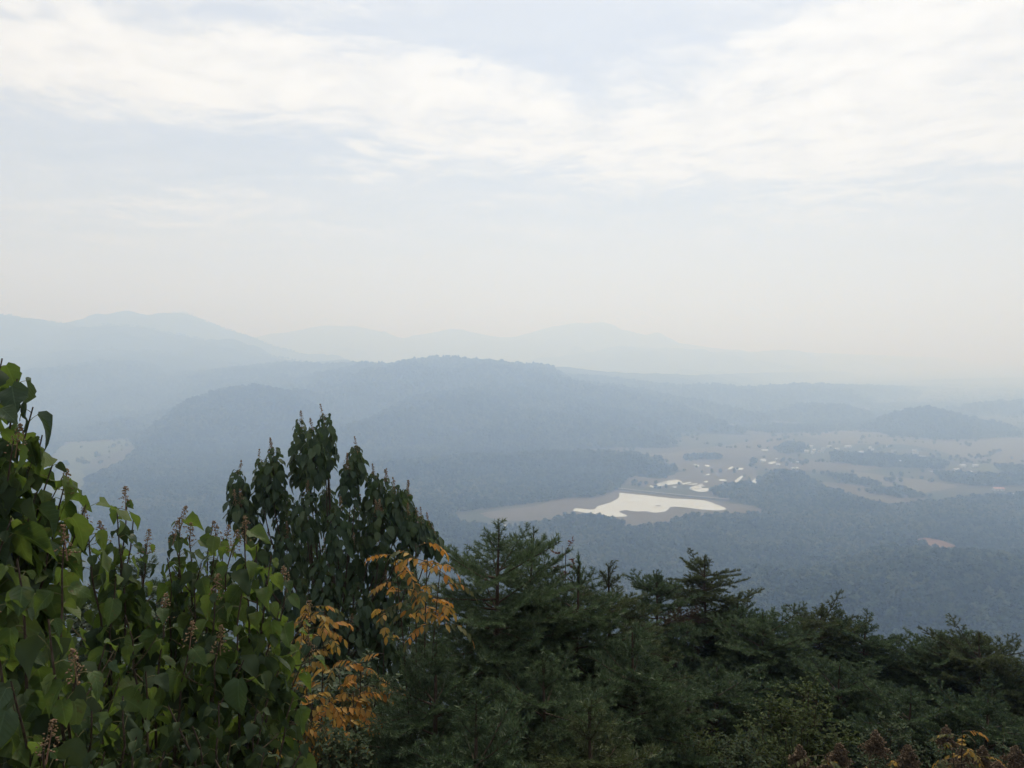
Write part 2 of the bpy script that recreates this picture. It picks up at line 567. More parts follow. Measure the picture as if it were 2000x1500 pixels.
hill_specs = [
    # (crest, flank slope, cell, seed, spur, name)
    ([(120, 948, 1560), (190, 925, 1660), (250, 893, 1800), (340, 838, 1980), (400, 802, 2120), (440, 778, 2220), (480, 764, 2280), (505, 760, 2320), (540, 770, 2380), (590, 768, 2450), (640, 778, 2500), (720, 770, 2600), (800, 752, 2750)], .33, 14, 3, .75, 'hill'),
    ([(360, 728, 3700), (430, 728, 3600), (520, 716, 3500), (600, 713, 3450), (640, 717, 3420), (690, 714, 3350), (750, 721, 3280), (785, 713, 3180), (815, 707, 3130), (860, 703, 3050), (895, 706, 3020), (925, 711, 2980), (955, 714, 2950), (990, 716, 2900), (1050, 735, 2800), (1090, 744, 2740), (1130, 757, 2680), (1200, 772, 2580), (1250, 790, 2500), (1300, 804, 2420), (1400, 833, 2290), (1480, 852, 2180), (1555, 868, 2080)], .30, 16, 5, .80, 'hill'),
    ([(600, 872, 1850), (690, 840, 1950), (760, 818, 2050), (830, 792, 2200), (880, 776, 2320), (930, 762, 2480), (980, 745, 2700)], .33, 14, 8, .75, 'hill'),
    ([(860, 822, 2150), (930, 808, 2180), (980, 804, 2180), (1060, 815, 2130), (1120, 822, 2090), (1190, 838, 2030), (1290, 860, 1960)], .30, 14, 9, .75, 'hill'),
    ([(1040, 770, 2500), (1090, 780, 2440), (1140, 796, 2360), (1230, 818, 2250), (1310, 848, 2130)], .32, 14, 10, .7, 'hill'),
    ([(640, 925, 1420), (740, 911, 1500), (850, 905, 1540), (940, 897, 1600), (1000, 899, 1590), (1060, 890, 1650), (1120, 892, 1640), (1190, 889, 1640), (1255, 908, 1540)], .20, 12, 12, .8, 'hill'),
    ([(-260, 750, 3500), (-120, 738, 3550), (0, 742, 3500), (60, 738, 3450), (120, 724, 3450), (170, 714, 3400), (212, 711, 3380), (260, 722, 3350), (310, 738, 3300), (380, 755, 3250), (470, 790, 3050)], .28, 18, 14, .75, 'hill'),
    ([(-300, 700, 4100), (-100, 690, 4100), (30, 684, 4100), (130, 688, 4050), (220, 682, 4000), (320, 690, 4000), (420, 706, 3950), (540, 728, 3850)], .30, 26, 15, .75, 'hill'),
    ([(-400, 640, 4900), (-200, 622, 4900), (0, 617, 4800), (35, 625, 4800), (75, 631, 4800), (105, 630, 4800), (130, 637, 4780), (160, 644, 4750), (185, 639, 4720), (212, 635, 4700), (250, 638, 4680), (290, 641, 4650), (330, 652, 4620), (360, 655, 4600), (430, 674, 4500), (520, 695, 4400), (610, 712, 4300)], .34, 30, 17, .7, 'mountain'),
    ([(140, 672, 6100), (200, 645, 6050), (235, 631, 6000), (260, 622, 5980), (290, 619, 5950), (315, 618, 5900), (335, 612, 5900), (355, 611, 5900), (375, 616, 5850), (400, 627, 5850), (440, 642, 5800), (500, 664, 5700), (560, 684, 5600), (640, 703, 5450), (760, 716, 5300)], .36, 34, 19, .65, 'mountain'),
    ([(430, 672, 8500), (510, 656, 8500), (545, 650, 8500), (570, 648, 8500), (625, 641, 8500), (645, 638, 8500), (685, 636, 8500), (720, 640, 8500), (760, 652, 8500), (790, 660, 8500), (815, 655, 8450), (840, 650, 8450), (870, 648, 8400), (895, 644, 8400), (945, 652, 8400), (990, 659, 8400), (1020, 653, 8400), (1060, 643, 8400), (1095, 636, 8400), (1125, 631, 8400), (1150, 633, 8400), (1175, 633, 8400), (1205, 642, 8450), (1235, 647, 8500), (1290, 662, 8600), (1400, 680, 8700), (1500, 690, 8800)], .40, 60, 23, .5, 'mountain'),
    ([(1080, 698, 7000), (1150, 688, 7000), (1195, 678, 7000), (1215, 676, 7000), (1260, 680, 7100), (1325, 680, 7200), (1340, 686, 7300), (1400, 687, 7600), (1470, 689, 8000), (1520, 685, 8500), (1535, 683, 8700), (1560, 687, 8900), (1600, 689, 9200), (1700, 693, 10000), (1850, 698, 11500)], .30, 50, 26, .6, 'mountain'),
    ([(700, 722, 4400), (850, 720, 4300), (1000, 715, 4150), (1060, 718, 4100), (1100, 716, 4050), (1200, 727, 4050), (1300, 730, 4400), (1360, 733, 4700), (1420, 730, 5200), (1540, 727, 6200), (1650, 725, 7200)], .28, 34, 29, .75, 'hill'),
    ([(960, 728, 3150), (1030, 737, 3080), (1100, 746, 3020), (1180, 756, 2950), (1240, 767, 2880), (1330, 784, 2760), (1400, 800, 2680), (1470, 815, 2600)], .26, 24, 33, .75, 'hill'),
    ([(1030, 728, 3650), (1110, 738, 3500), (1180, 742, 3420), (1240, 750, 3350), (1330, 758, 3250), (1400, 757, 3300), (1450, 762, 3350), (1520, 759, 3450), (1580, 756, 3550), (1680, 758, 3900), (1790, 761, 4400), (1860, 764, 4900)], .26, 24, 34, .75, 'hill'),
    ([(1440, 815, 2700), (1510, 812, 2700), (1560, 801, 2720), (1600, 797, 2750), (1650, 801, 2720), (1690, 818, 2650)], .22, 16, 36, .6, 'hill'),
    ([(1690, 838, 2300), (1740, 822, 2330), (1770, 811, 2340), (1800, 805, 2340), (1830, 804, 2340), (1860, 814, 2340), (1910, 824, 2330), (1985, 840, 2320)], .32, 12, 39, .55, 'hill'),
    ([(1800, 742, 5600), (1950, 738, 5900), (2060, 737, 6200), (2200, 738, 6400)], .24, 30, 41, .7, 'hill'),
    ([(1880, 802, 2900), (1930, 794, 2950), (1980, 791, 3000), (2060, 788, 3000), (2150, 795, 3000)], .24, 22, 43, .6, 'hill'),
    ([(1400, 1265, 560), (1480, 1215, 590), (1580, 1172, 630), (1690, 1148, 650), (1800, 1133, 660), (1900, 1125, 670), (2010, 1120, 680), (2200, 1112, 700)], .26, 7, 47, .5, 'hill'),
    ([(1508, 945, 1345), (1535, 931, 1370), (1562, 944, 1345)], .75, 5, 51, .25, 'hill'),
]
for crest, slope, cell, seed, spur, name in hill_specs:
    h = Hill(crest, slope, seed, spur, 5.0 if cell < 30 else 13.0)
    hill_mesh(h, name, cell)


def terrain(x, y):
    z = np.full(x.shape, VALLEY)
    for h in HILLS:
        k = (x > h.lo[0]) & (x < h.hi[0]) & (y > h.lo[1]) & (y < h.hi[1])
        if k.any():
            z[k] = np.maximum(z[k], h.height(x[k], y[k]))
    return z


# the hillside under the viewpoint, falling away to the valley
def gz(x, y):
    x, y = np.asarray(x, float), np.asarray(y, float)
    s = np.where(y < 1.2, -1.7 + .02 * y, -1.7 - .66 * (y - 1.2))
    back = np.where(y < -20, -1.7 - .3 * (-20 - y), s)
    return np.maximum(np.minimum(s, back) + .12 * fbm(x / 1.7, y / 1.7, 77, 3) * np.clip(y, 0, 1), VALLEY - 3)


ys = np.concatenate([np.linspace(-800, -20, 20), np.linspace(-15, 30, 91), np.geomspace(31, 420, 40)])
xs = np.concatenate([-np.geomspace(900, 21, 25), np.linspace(-20, 20, 81), np.geomspace(21, 900, 25)])
X, Y = np.meshgrid(xs, ys)
V = np.stack([X, Y, gz(X, Y)], -1).reshape(-1, 3)
idx = np.arange(X.size).reshape(X.shape)
Fc = np.stack([idx[:-1, :-1], idx[:-1, 1:], idx[1:, 1:], idx[1:, :-1]], -1).reshape(-1, 4)
link('hillside', mesh('hillside', V, Fc, M_slope, smooth=True), None, 'structure')


# ------------------------------------------------------------------ flat pieces of the valley: lake, banks, ponds, fields
def sheet(name, pix, mat, lift, smooth=4, jit=0.0, kind='structure'):
    P = [tuple(on_valley(*q)) for q in pix]
    if smooth > 1:
        P2 = catmull(P + [P[0]], smooth)[:-1]
    else:
        P2 = np.array(P)
    if jit:
        c = P2.mean(0)
        for i, q in enumerate(P2):
            k = jit * (random.random() - .5) * 2
            dlt = q - c
            P2[i] = q + dlt / (np.linalg.norm(dlt) + 1e-6) * k
    P2[:, 2] = VALLEY + lift
    tris = geometry.tessellate_polygon([[Vector(q) for q in P2]])
    fs = []
    for t in tris:
        a, b, c = (Vector(P2[i]) for i in t)
        fs.append(t if (b - a).cross(c - a).z > 0 else t[::-1])
    return link(name, mesh(name, P2, [list(t) for t in fs], mat), None, kind), P2


LAKE = [(1209, 963), (1240, 966), (1262, 968), (1314, 974), (1366, 977), (1384, 980), (1400, 986), (1413, 991), (1418, 995.5), (1397, 997.5), (1366, 995.5), (1340, 992), (1314, 990.5),
        (1306, 994), (1300, 999), (1278, 1002), (1262, 999.5), (1241, 999.5), (1222, 997), (1210, 1000.5), (1224, 1007), (1221, 1009.5), (1194, 1010), (1158, 1004.5), (1127, 999.5), (1119, 997),
        (1128, 993.5), (1158, 996), (1168, 989), (1192, 982), (1208, 973)]
BANK = [(935, 1003), (980, 996), (1040, 989), (1100, 974), (1165, 972), (1206, 958), (1262, 962), (1366, 972), (1410, 982), (1450, 986), (1485, 994), (1486, 1004), (1420, 1004), (1330, 1012), (1275, 1026), (1230, 1028), (1180, 1013), (1110, 1012), (1050, 1017), (975, 1016)]
_, bank_poly = sheet('lake_bank', BANK, M_bank, .30, 5, 2.0)
_, lake_poly = sheet('lake', LAKE, M_water, .60, 5, .8)
sheet('mud_bar', [(1280, 988.2), (1288, 987.8), (1291, 989), (1283, 989.6)], M_bank, .8, 3)

FIELDS = [
    ([(1270, 900), (1330, 880), (1400, 872), (1480, 858), (1545, 848), (1530, 870), (1500, 888), (1440, 893), (1380, 896), (1330, 908)], 0),
    ([(1225, 945), (1235, 920), (1290, 905), (1370, 900), (1440, 905), (1480, 925), (1470, 945), (1400, 950), (1330, 950), (1270, 952)], 0),
    ([(1560, 850), (1600, 832), (1690, 838), (1760, 856), (1880, 862), (2010, 856), (2010, 905), (1900, 900), (1830, 880), (1760, 868), (1650, 866)], 1),
    ([(1570, 938), (1640, 944), (1730, 956), (1800, 966), (1810, 976), (1760, 983), (1700, 978), (1640, 958)], 0),
    ([(1660, 920), (1740, 930), (1850, 945), (1860, 955), (1790, 962), (1720, 948), (1650, 935)], 1),
    ([(1480, 905), (1560, 898), (1640, 905), (1720, 912), (1690, 920), (1600, 918), (1520, 920)], 0),
    ([(1130, 882), (1190, 878), (1260, 886), (1330, 884), (1350, 889), (1260, 893), (1180, 889)], 1),
    ([(110, 900), (130, 868), (190, 863), (262, 860), (240, 878), (190, 892), (160, 915)], 2),
    ([(95, 960), (130, 918), (160, 918), (165, 945), (140, 975)], 2),
    ([(1490, 812), (1520, 800), (1562, 795), (1550, 802), (1510, 816)], 1),
    ([(1900, 905), (2010, 908), (2010, 925), (1950, 924), (1890, 915)], 2),
    ([(1880, 1035), (1960, 1030), (2010, 1036), (2010, 1046), (1930, 1044)], 2),
]
field_polys = []
for pix, k in FIELDS:
    _, fp = sheet('field', pix, M_field[k], .15 + .02 * len(field_polys), 5, 6.0)
    field_polys.append(fp)
_, earth_poly = sheet('bare_earth', [(1785, 1058), (1800, 1052), (1830, 1054), (1868, 1068), (1872, 1080), (1850, 1078), (1815, 1070)], M_earth, .5, 5, 2.0)

PONDS = [
    [(1271, 949), (1273, 947), (1279, 949), (1286, 945), (1300, 942), (1310, 941), (1322, 940.5), (1330, 944), (1318, 946), (1302, 947.5), (1286, 949), (1279, 951)],
    [(1347, 954), (1353, 951.5), (1364, 951), (1370, 953), (1360, 955)], [(1349, 956.5), (1364, 955), (1384, 954), (1389, 953.5), (1382, 957), (1366, 958)],
    [(1352, 958), (1366, 959.2), (1381, 958.5), (1380, 960.2), (1365, 960.6)], [(1356, 949.5), (1366, 948.6), (1376, 949.6), (1368, 950.6)], [(1364, 947), (1370, 945.6), (1372, 947)],
    [(1433, 940.5), (1446, 932.7), (1451, 932.8), (1440, 941)], [(1467, 942), (1474, 937), (1480, 936.8), (1478, 942)], [(1453, 947), (1478, 944.6), (1477, 948.4), (1460, 948.8)],
    [(1421, 916.5), (1427, 913), (1432, 913), (1428, 916)], [(1436, 915), (1450, 915), (1450, 917), (1440, 917.4)], [(1353, 907), (1358, 907.6), (1366, 909.6), (1362, 910.6)],
    [(1377, 909), (1384, 909), (1386, 911.4), (1379, 911)], [(1404, 938), (1410, 937), (1420, 938.5), (1410, 939.6)], [(1281, 929), (1288, 926.6), (1302, 926), (1298, 928), (1287, 931)],
    [(1375, 928.6), (1384, 926.4), (1385, 928)], [(1332, 944.4), (1348, 942.4), (1349, 943.6), (1336, 946)], [(1340, 946.6), (1360, 945), (1359, 946.6)], [(1311, 951.4), (1321, 951), (1319, 952.6)],
    [(1395, 949.4), (1408, 949.4), (1406, 951.2), (1397, 950.8)], [(1396, 955), (1404, 954.4), (1402, 957)], [(1374, 941.6), (1382, 940), (1380, 942.6)], [(1428, 944), (1438, 943.4), (1436, 947), (1430, 946)],
    [(976, 1028), (990, 1026.4), (1012, 1027.2), (1008, 1029), (985, 1029.4)], [(1485, 898), (1493, 897), (1496, 900.5), (1488, 901)], [(1500, 904.5), (1512, 902.5), (1515, 904), (1506, 906)], [(1812, 919.5), (1822, 920.5), (1820, 922)],
]
pond_polys = []
for k, pix in enumerate(PONDS):
    cy_ = sum(q[1] for q in pix) / len(pix)
    cx_ = sum(q[0] for q in pix) / len(pix)
    _, pp = sheet('pond', [(cx_ + (q[0] - cx_) * 1.1, cy_ + (q[1] - cy_) * 1.5) for q in pix], M_water, .62, 3, .3)
    pond_polys.append(pp)

# dam: an earth embankment with a pale path on its crest
a, b = on_valley(1198, 957), on_valley(1425, 980)
ax = (b - a); ln = ax.length; ax.normalize()
nrm = Vector((-ax.y, ax.x, 0))
if nrm.y < 0: nrm = -nrm
dam = empty('dam', (a + b) / 2, 'low grassed earth dam closing off the pale reservoir', 'dam')
prof = [(-5, 0), (-1.6, 2.6), (1.6, 2.6), (10, 0)]
N = 30
V, Fc = [], []
for i in range(N + 1):
    t = i / N - .5
    for (q, z) in prof:
        wob = 1.0 * math.sin(i * .9) + .6 * math.sin(i * 2.3)
        pnt = ax * (t * ln) + nrm * (q + 4 + 10 * (t * t) * 2 + wob * .3)
        V.append((pnt.x, pnt.y, z + .2))
for i in range(N):
    for k in range(3):
        j = i * 4 + k
        Fc.append((j, j + 4, j + 5, j + 1))
link('embankment', mesh('embankment', V, [list(f) for f in Fc], M_dam), dam)
V2 = []
for i in range(N + 1):
    p1, p2 = Vector(V[i * 4 + 1]), Vector(V[i * 4 + 2])
    V2 += [tuple(p1.lerp(p2, .1) + Vector((0, 0, .12))), tuple(p1.lerp(p2, .9) + Vector((0, 0, .12)))]
link('crest_path', mesh('crest_path', V2, [[2 * i, 2 * i + 2, 2 * i + 3, 2 * i + 1] for i in range(N)], M_concrete), dam)


# ------------------------------------------------------------------ woods: crowns standing on hills and valley (one mass)
def inside(P, x, y):
    c = np.zeros(x.shape, bool)
    n = len(P)
    for i in range(n):
        x1, y1, x2, y2 = P[i][0], P[i][1], P[i - 1][0], P[i - 1][1]
        k = ((y1 > y) != (y2 > y)) & (x < (x2 - x1) * (y - y1) / (y2 - y1 + 1e-12) + x1)
        c ^= k
    return c


def crown_template(seed, n=46, conic=False):
    """unit crown: many clump-sized faces through the volume, on a short stem"""
    r = random.Random(seed)
    V, Fc = [], []
    core = bmesh.new()
    bmesh.ops.create_icosphere(core, subdivisions=1, radius=.36)
    for v in core.verts:
        k = .75 + .5 * r.random()
        V.append((v.co.x * k, v.co.y * k, .58 + v.co.z * k * 1.1))
    for f in core.faces:
        Fc.append([v.index for v in f.verts])
    core.free()
    for i in range(n):
        z = r.uniform(-.9, 1)
        t = r.random() * 2 * math.pi
        rr = math.sqrt(max(0, 1 - z * z)) * r.uniform(.75, 1.1)
        if conic: rr *= (1 - z) * .62 + .12
        c = Vector((.46 * rr * math.cos(t), .46 * rr * math.sin(t), .58 + .42 * z))
        e = Euler((r.uniform(-.9, .9), r.uniform(-.9, .9), r.random() * 6.3)).to_matrix()
        s_ = r.uniform(.10, .19)
        b0 = len(V)
        for k in range(5):
            a_ = k * 2 * math.pi / 5
            V.append(tuple(c + e @ Vector((s_ * math.cos(a_) * r.uniform(.7, 1.2), s_ * math.sin(a_) * r.uniform(.7, 1.2), r.uniform(-.03, .03)))))
        Fc.append([b0 + k for k in range(5)])
    return V, Fc


def wood_mat(name, a, b, c):
    m, t, out = new_mat(name)
    v = t.node('ShaderNodeObjectInfo').outputs['Random']
    pos = t.node('ShaderNodeNewGeometry').outputs['Position']
    n = t.remap(t.noise(pos, .0065, 5, .6), .32, .68)
    col = ramp3(t, t.m('ADD', t.m('MULTIPLY', v, .55), t.m('MULTIPLY', n, .45)), a, b, c)
    t.l.new(principled(t, col, .9, .05), out.inputs[0])
    return m


M_wood = wood_mat('distant_foliage', (.016, .030, .017), (.052, .076, .032), (.150, .150, .062))
protos = []
for k in range(4):
    v, f = crown_template(100 + k, conic=(k == 3))
    protos.append(bpy.data.objects.new('crown_source', mesh('crown_source', v, f, M_wood)))

lo_res = []          # forest polygons on the valley floor, in picture points laid on the valley plane
WOODS = [
    [(-900, 1450), (2800, 1450), (2700, 1000), (2100, 975), (2000, 968), (1900, 975), (1800, 985), (1740, 990), (1690, 982), (1640, 966), (1590, 945), (1560, 925), (1520, 922), (1490, 935), (1440, 948), (1400, 955), (1385, 962), (1400, 972), (1440, 982), (1480, 990), (1490, 1005), (1420, 1007),
     (1335, 1015), (1290, 1028), (1230, 1032), (1180, 1014), (1110, 1014), (1060, 1022), (1000, 1032), (900, 1024), (880, 1000), (700, 1000), (300, 1000), (150, 1020), (150, 985), (60, 985), (-100, 900), (-900, 900)],
    [(160, 1010), (165, 940), (260, 895), (700, 900), (1000, 890), (1100, 888), (1200, 888), (1262, 900), (1250, 925), (1215, 945), (1200, 962), (1160, 972), (1100, 975), (1020, 986), (900, 1000), (860, 1010)],
    [(240, 905), (300, 845), (700, 830), (1000, 840), (1180, 858), (1300, 866), (1290, 876), (1130, 874), (1100, 888), (700, 905)],
    [(-900, 780), (430, 780), (340, 835), (262, 857), (130, 864), (90, 900), (-100, 905), (-900, 910)],
    [(1620, 888), (1700, 890), (1790, 895), (1850, 905), (1840, 918), (1760, 914), (1680, 910), (1625, 902)],
    [(1510, 878), (1540, 866), (1570, 870), (1575, 884), (1530, 888)],
    [(1690, 962), (1760, 955), (1790, 968), (1830, 972), (1760, 974)], [(1600, 926), (1660, 934), (1720, 948), (1715, 953), (1640, 942)],
    [(1820, 925), (1900, 928), (2010, 935), (2010, 950), (1900, 950), (1840, 940)], [(1940, 910), (2010, 915), (2010, 930), (1960, 925)],
    [(1330, 893), (1400, 890), (1410, 897), (1340, 900)], [(1560, 800), (1700, 800), (1720, 830), (1600, 830), (1520, 822)],
    [(1690, 838), (1990, 842), (1995, 852), (1850, 860), (1740, 852)],
]
wood_polys = [np.array([tuple(on_valley(*q)) for q in W_])[:, :2] for W_ in WOODS]
clear = [bank_poly[:, :2], lake_poly[:, :2], earth_poly[:, :2]] + [q[:, :2] for q in pond_polys]


def grid_pts(x0, x1, y0, y1, step):
    X, Y = np.meshgrid(np.arange(x0, x1, step), np.arange(y0, y1, step))
    X = X + rng.uniform(-.48, .48, X.shape) * step
    Y = Y + rng.uniform(-.48, .48, X.shape) * step
    return X.ravel(), Y.ravel()


def seen(x, y, m=1.45):
    return (np.abs(x) < y * (1000 / F) * m + 40)


pts, scl = [], []


def add_trees(x, y, z, s):
    pts.append(np.stack([x, y, z - .3], -1))
    scl.append(s)


def in_woods(x, y):
    k = np.zeros(x.shape, bool)
    for P in wood_polys: k |= inside(P, x, y)
    for P in clear: k &= ~inside(P, x, y)
    return k


# near valley wood
x, y = grid_pts(-1250, 1250, 430, 1250, 5.0)
k = seen(x, y) & in_woods(x, y)
dens = fbm(x / 90, y / 90, 61, 3)
k &= rng.random(x.shape) < np.clip(.92 + .5 * dens, .45, 1)
x, y = x[k], y[k]
z = terrain(x, y)
s = (3.8 + 4.2 * rng.random(x.shape) ** 1.6) * (1 + .25 * fbm(x / 60, y / 60, 65, 2))
add_trees(x, y, z, s)
# farther valley woods
x, y = grid_pts(-2300, 2300, 1250, 2700, 8.0)
k = seen(x, y, 1.3) & in_woods(x, y)
x, y = x[k], y[k]
add_trees(x, y, terrain(x, y), 6.5 + 3 * rng.random(x.shape))
# wooded hills
for i, h in enumerate(HILLS):
    dmid = h.C[:, 1].mean()
    if dmid > 3700: continue
    step = 6.0 if dmid < 900 else (8.0 if dmid < 1700 else (10.5 if dmid < 2500 else 12.5))
    x, y = grid_pts(h.lo[0], h.hi[0], h.lo[1], h.hi[1], step)
    k = seen(x, y, 1.3)
    x, y = x[k], y[k]
    zz = h.height(x, y)
    k = zz > VALLEY + 2
    x, y, zz = x[k], y[k], zz[k]
    k = zz >= terrain(x, y) - .5
    for P in clear: k &= ~inside(P, x, y)
    x, y, zz = x[k], y[k], zz[k]
    add_trees(x, y, zz, step * (.75 + .75 * rng.random(x.shape) ** 1.5))
# hedgerows and copses across the open valley
x, y = grid_pts(-2500, 3600, 1300, 5200, 9.0)
k = seen(x, y, 1.3)
x, y = x[k], y[k]
fh = fbm(x / 210, y / 130, 83, 3)
cop = fbm(x / 420, y / 300, 91, 4)
k = (np.abs(fh) < .018 + .00001 * (y - 1300)) & (rng.random(x.shape) < .6)
k |= (cop > .30) & (y > 2250)
k |= (rng.random(x.shape) < .0015)
for P in clear: k &= ~inside(P, x, y)
k &= ~in_woods(x, y)
x, y = x[k], y[k]
zz = terrain(x, y)
k = zz < VALLEY + 2
x, y, zz = x[k], y[k], zz[k]
add_trees(x, y, zz, 4.5 + 5 * rng.random(x.shape))
# trees along the farther skylines
for h in HILLS:
    if 3700 < h.C[:, 1].mean() < 6500 and h.C[:, 0].mean() < -500:
        C = h.C
        for q in range(len(C) - 1):
            n = int(np.linalg.norm(C[q + 1] - C[q]) / 9)
            t = rng.random(n)[:, None]
            P = C[q] * (1 - t) + C[q + 1] * t + rng.normal(0, 9, (n, 3)) * [1, 1, 0]
            add_trees(P[:, 0], P[:, 1], h.height(P[:, 0], P[:, 1]), 6 + 7 * rng.random(n))
# the flank below the viewpoint
x, y = grid_pts(-260, 260, 45, 430, 6.5)
k = seen(x, y)
x, y = x[k], y[k]
add_trees(x, y, gz(x, y), 4.5 + 2.5 * rng.random(x.shape))

pts = np.concatenate(pts); scl = np.concatenate(scl)
print('distant crowns', len(pts))
me = bpy.data.meshes.new('distant_woods')
me.vertices.add(len(pts))
me.vertices.foreach_set('co', pts.astype(np.float32).ravel())
n = len(pts)
A = me.attributes.new('tree_scale', 'FLOAT_VECTOR', 'POINT')
sv = np.stack([scl * rng.uniform(.9, 1.25, n), scl * rng.uniform(.9, 1.25, n), scl * rng.uniform(.85, 1.35, n)], -1)
A.data.foreach_set('vector', sv.astype(np.float32).ravel())
A = me.attributes.new('tree_turn', 'FLOAT_VECTOR', 'POINT')
A.data.foreach_set('vector', np.stack([0 * scl, 0 * scl, rng.random(n) * 6.28], -1).astype(np.float32).ravel())
A = me.attributes.new('tree_kind', 'INT', 'POINT')
A.data.foreach_set('value', rng.choice([0, 1, 2, 3], n, p=[.3, .3, .25, .15]).astype(np.int32))
woods = link('distant_woods', me, None, 'stuff')
tag(woods, 'hazy green wood covering the valley floor and hills', 'woods')
ng = bpy.data.node_groups.new('scatter_crowns', 'GeometryNodeTree')
ng.interface.new_socket('Geometry', in_out='INPUT', socket_type='NodeSocketGeometry')
ng.interface.new_socket('Geometry', in_out='OUTPUT', socket_type='NodeSocketGeometry')
t = NT(ng)
gi, go = t.node('NodeGroupInput'), t.node('NodeGroupOutput')
jn = t.node('GeometryNodeJoinGeometry')
for q in reversed(protos):
    oi = t.node('GeometryNodeObjectInfo')
    oi.inputs['Object'].default_value = q
    oi.inputs['As Instance'].default_value = True
    t.l.new(oi.outputs['Geometry'], jn.inputs[0])
ip = t.node('GeometryNodeInstanceOnPoints')
t.l.new(gi.outputs[0], ip.inputs['Points'])
t.l.new(jn.outputs[0], ip.inputs['Instance'])
ip.inputs['Pick Instance'].default_value = True
for nm, typ, sk in (('tree_scale', 'FLOAT_VECTOR', 'Scale'), ('tree_kind', 'INT', 'Instance Index'), ('tree_turn', 'FLOAT_VECTOR', 'Rotation')):
    na = t.node('GeometryNodeInputNamedAttribute', data_type=typ)
    na.inputs[0].default_value = nm
    src = na.outputs[0]
    if sk == 'Rotation':
        er = t.node('FunctionNodeEulerToRotation')
        t.l.new(src, er.inputs[0])
        src = er.outputs[0]
    t.l.new(src, ip.inputs[sk])
t.l.new(ip.outputs[0], go.inputs[0])
md = woods.modifiers.new('scatter', 'NODES')
md.node_group = ng

# ------------------------------------------------------------------ single trees of the fields, farmhouses
def far_tree(px, py, hgt, label, group):
    c = on_valley(px, py)
    c.z = float(terrain(np.array([c.x]), np.array([c.y]))[0])
    tr = empty('field_tree', c, label, 'tree', group)
    tr.rotation_euler.z = random.random() * 6
    tr.scale = (hgt,) * 3
    ob = link('crown', protos[random.randrange(3)].data, tr)
    tv, tf = FAR_TRUNK
    link('trunk', tv, tr)


v, f = tube([(0, 0, -.05), (.01, 0, .2), (0, .01, .55)], [.05, .035, .02], 6)
FAR_TRUNK = (mesh('far_trunk', v, f, M_bark), None)
far_tree(1472, 909, 17, 'big round dark tree standing alone beside the village ponds', None)
for px, py, hh in ((1492, 896, 7), (1533, 860, 11), (1540, 857, 9), (1760, 932, 11), (1740, 942, 10), (1748, 951, 9), (1835, 905, 12), (1705, 895, 11), (1700, 905, 10), (1665, 925, 8), (1870, 895, 9), (1590, 925, 9), (1615, 930, 8), (1790, 900, 10), (1630, 893, 9), (1850, 935, 10), (1930, 932, 11), (1960, 940, 10), (1560, 893, 8), (1440, 918, 6), (1390, 921, 6), (1360, 914, 6), (1300, 935, 7), (1262, 948, 8), (1248, 951, 8)):
    far_tree(px, py, hh, 'small dark tree dotted among the pale valley fields', 'trees dotted in the fields')
for px, py, hh in ((1104, 1012, 9), (1112, 1014, 8), (1120, 1013, 10), (1131, 1015, 8), (1140, 1014, 9), (1150, 1014, 9), (1160, 1015, 8), (1170, 1015, 10), (1178, 1017, 9), (1188, 1019, 8), (1196, 1020, 9), (1206, 1024, 8), (1216, 1027, 9), (1090, 1016, 8), (1340, 1013, 8), (1352, 1011, 9), (1364, 1010, 8)):
    far_tree(px, py, hh, 'dark tree in the row along the sandy lake shore', 'trees along the lake shore')

M_wall = plain_mat('whitewashed_wall', (.50, .48, .44), (.62, .60, .56), .6)
M_roof_w = plain_mat('pale_sheet_roof', (.46, .47, .47), (.58, .58, .57), .4, .5)
M_roof_g = plain_mat('grey_tile_roof', (.20, .20, .20), (.30, .29, .28), .6)
M_wall_o = plain_mat('ochre_wall', (.55, .34, .18), (.66, .42, .24), .6)
M_roof_r = plain_mat('red_tile_roof', (.38, .20, .15), (.48, .28, .22), .6)
M_glass = plain_mat('dark_pane', (.03, .035, .04), (.05, .055, .06), .6, .2)


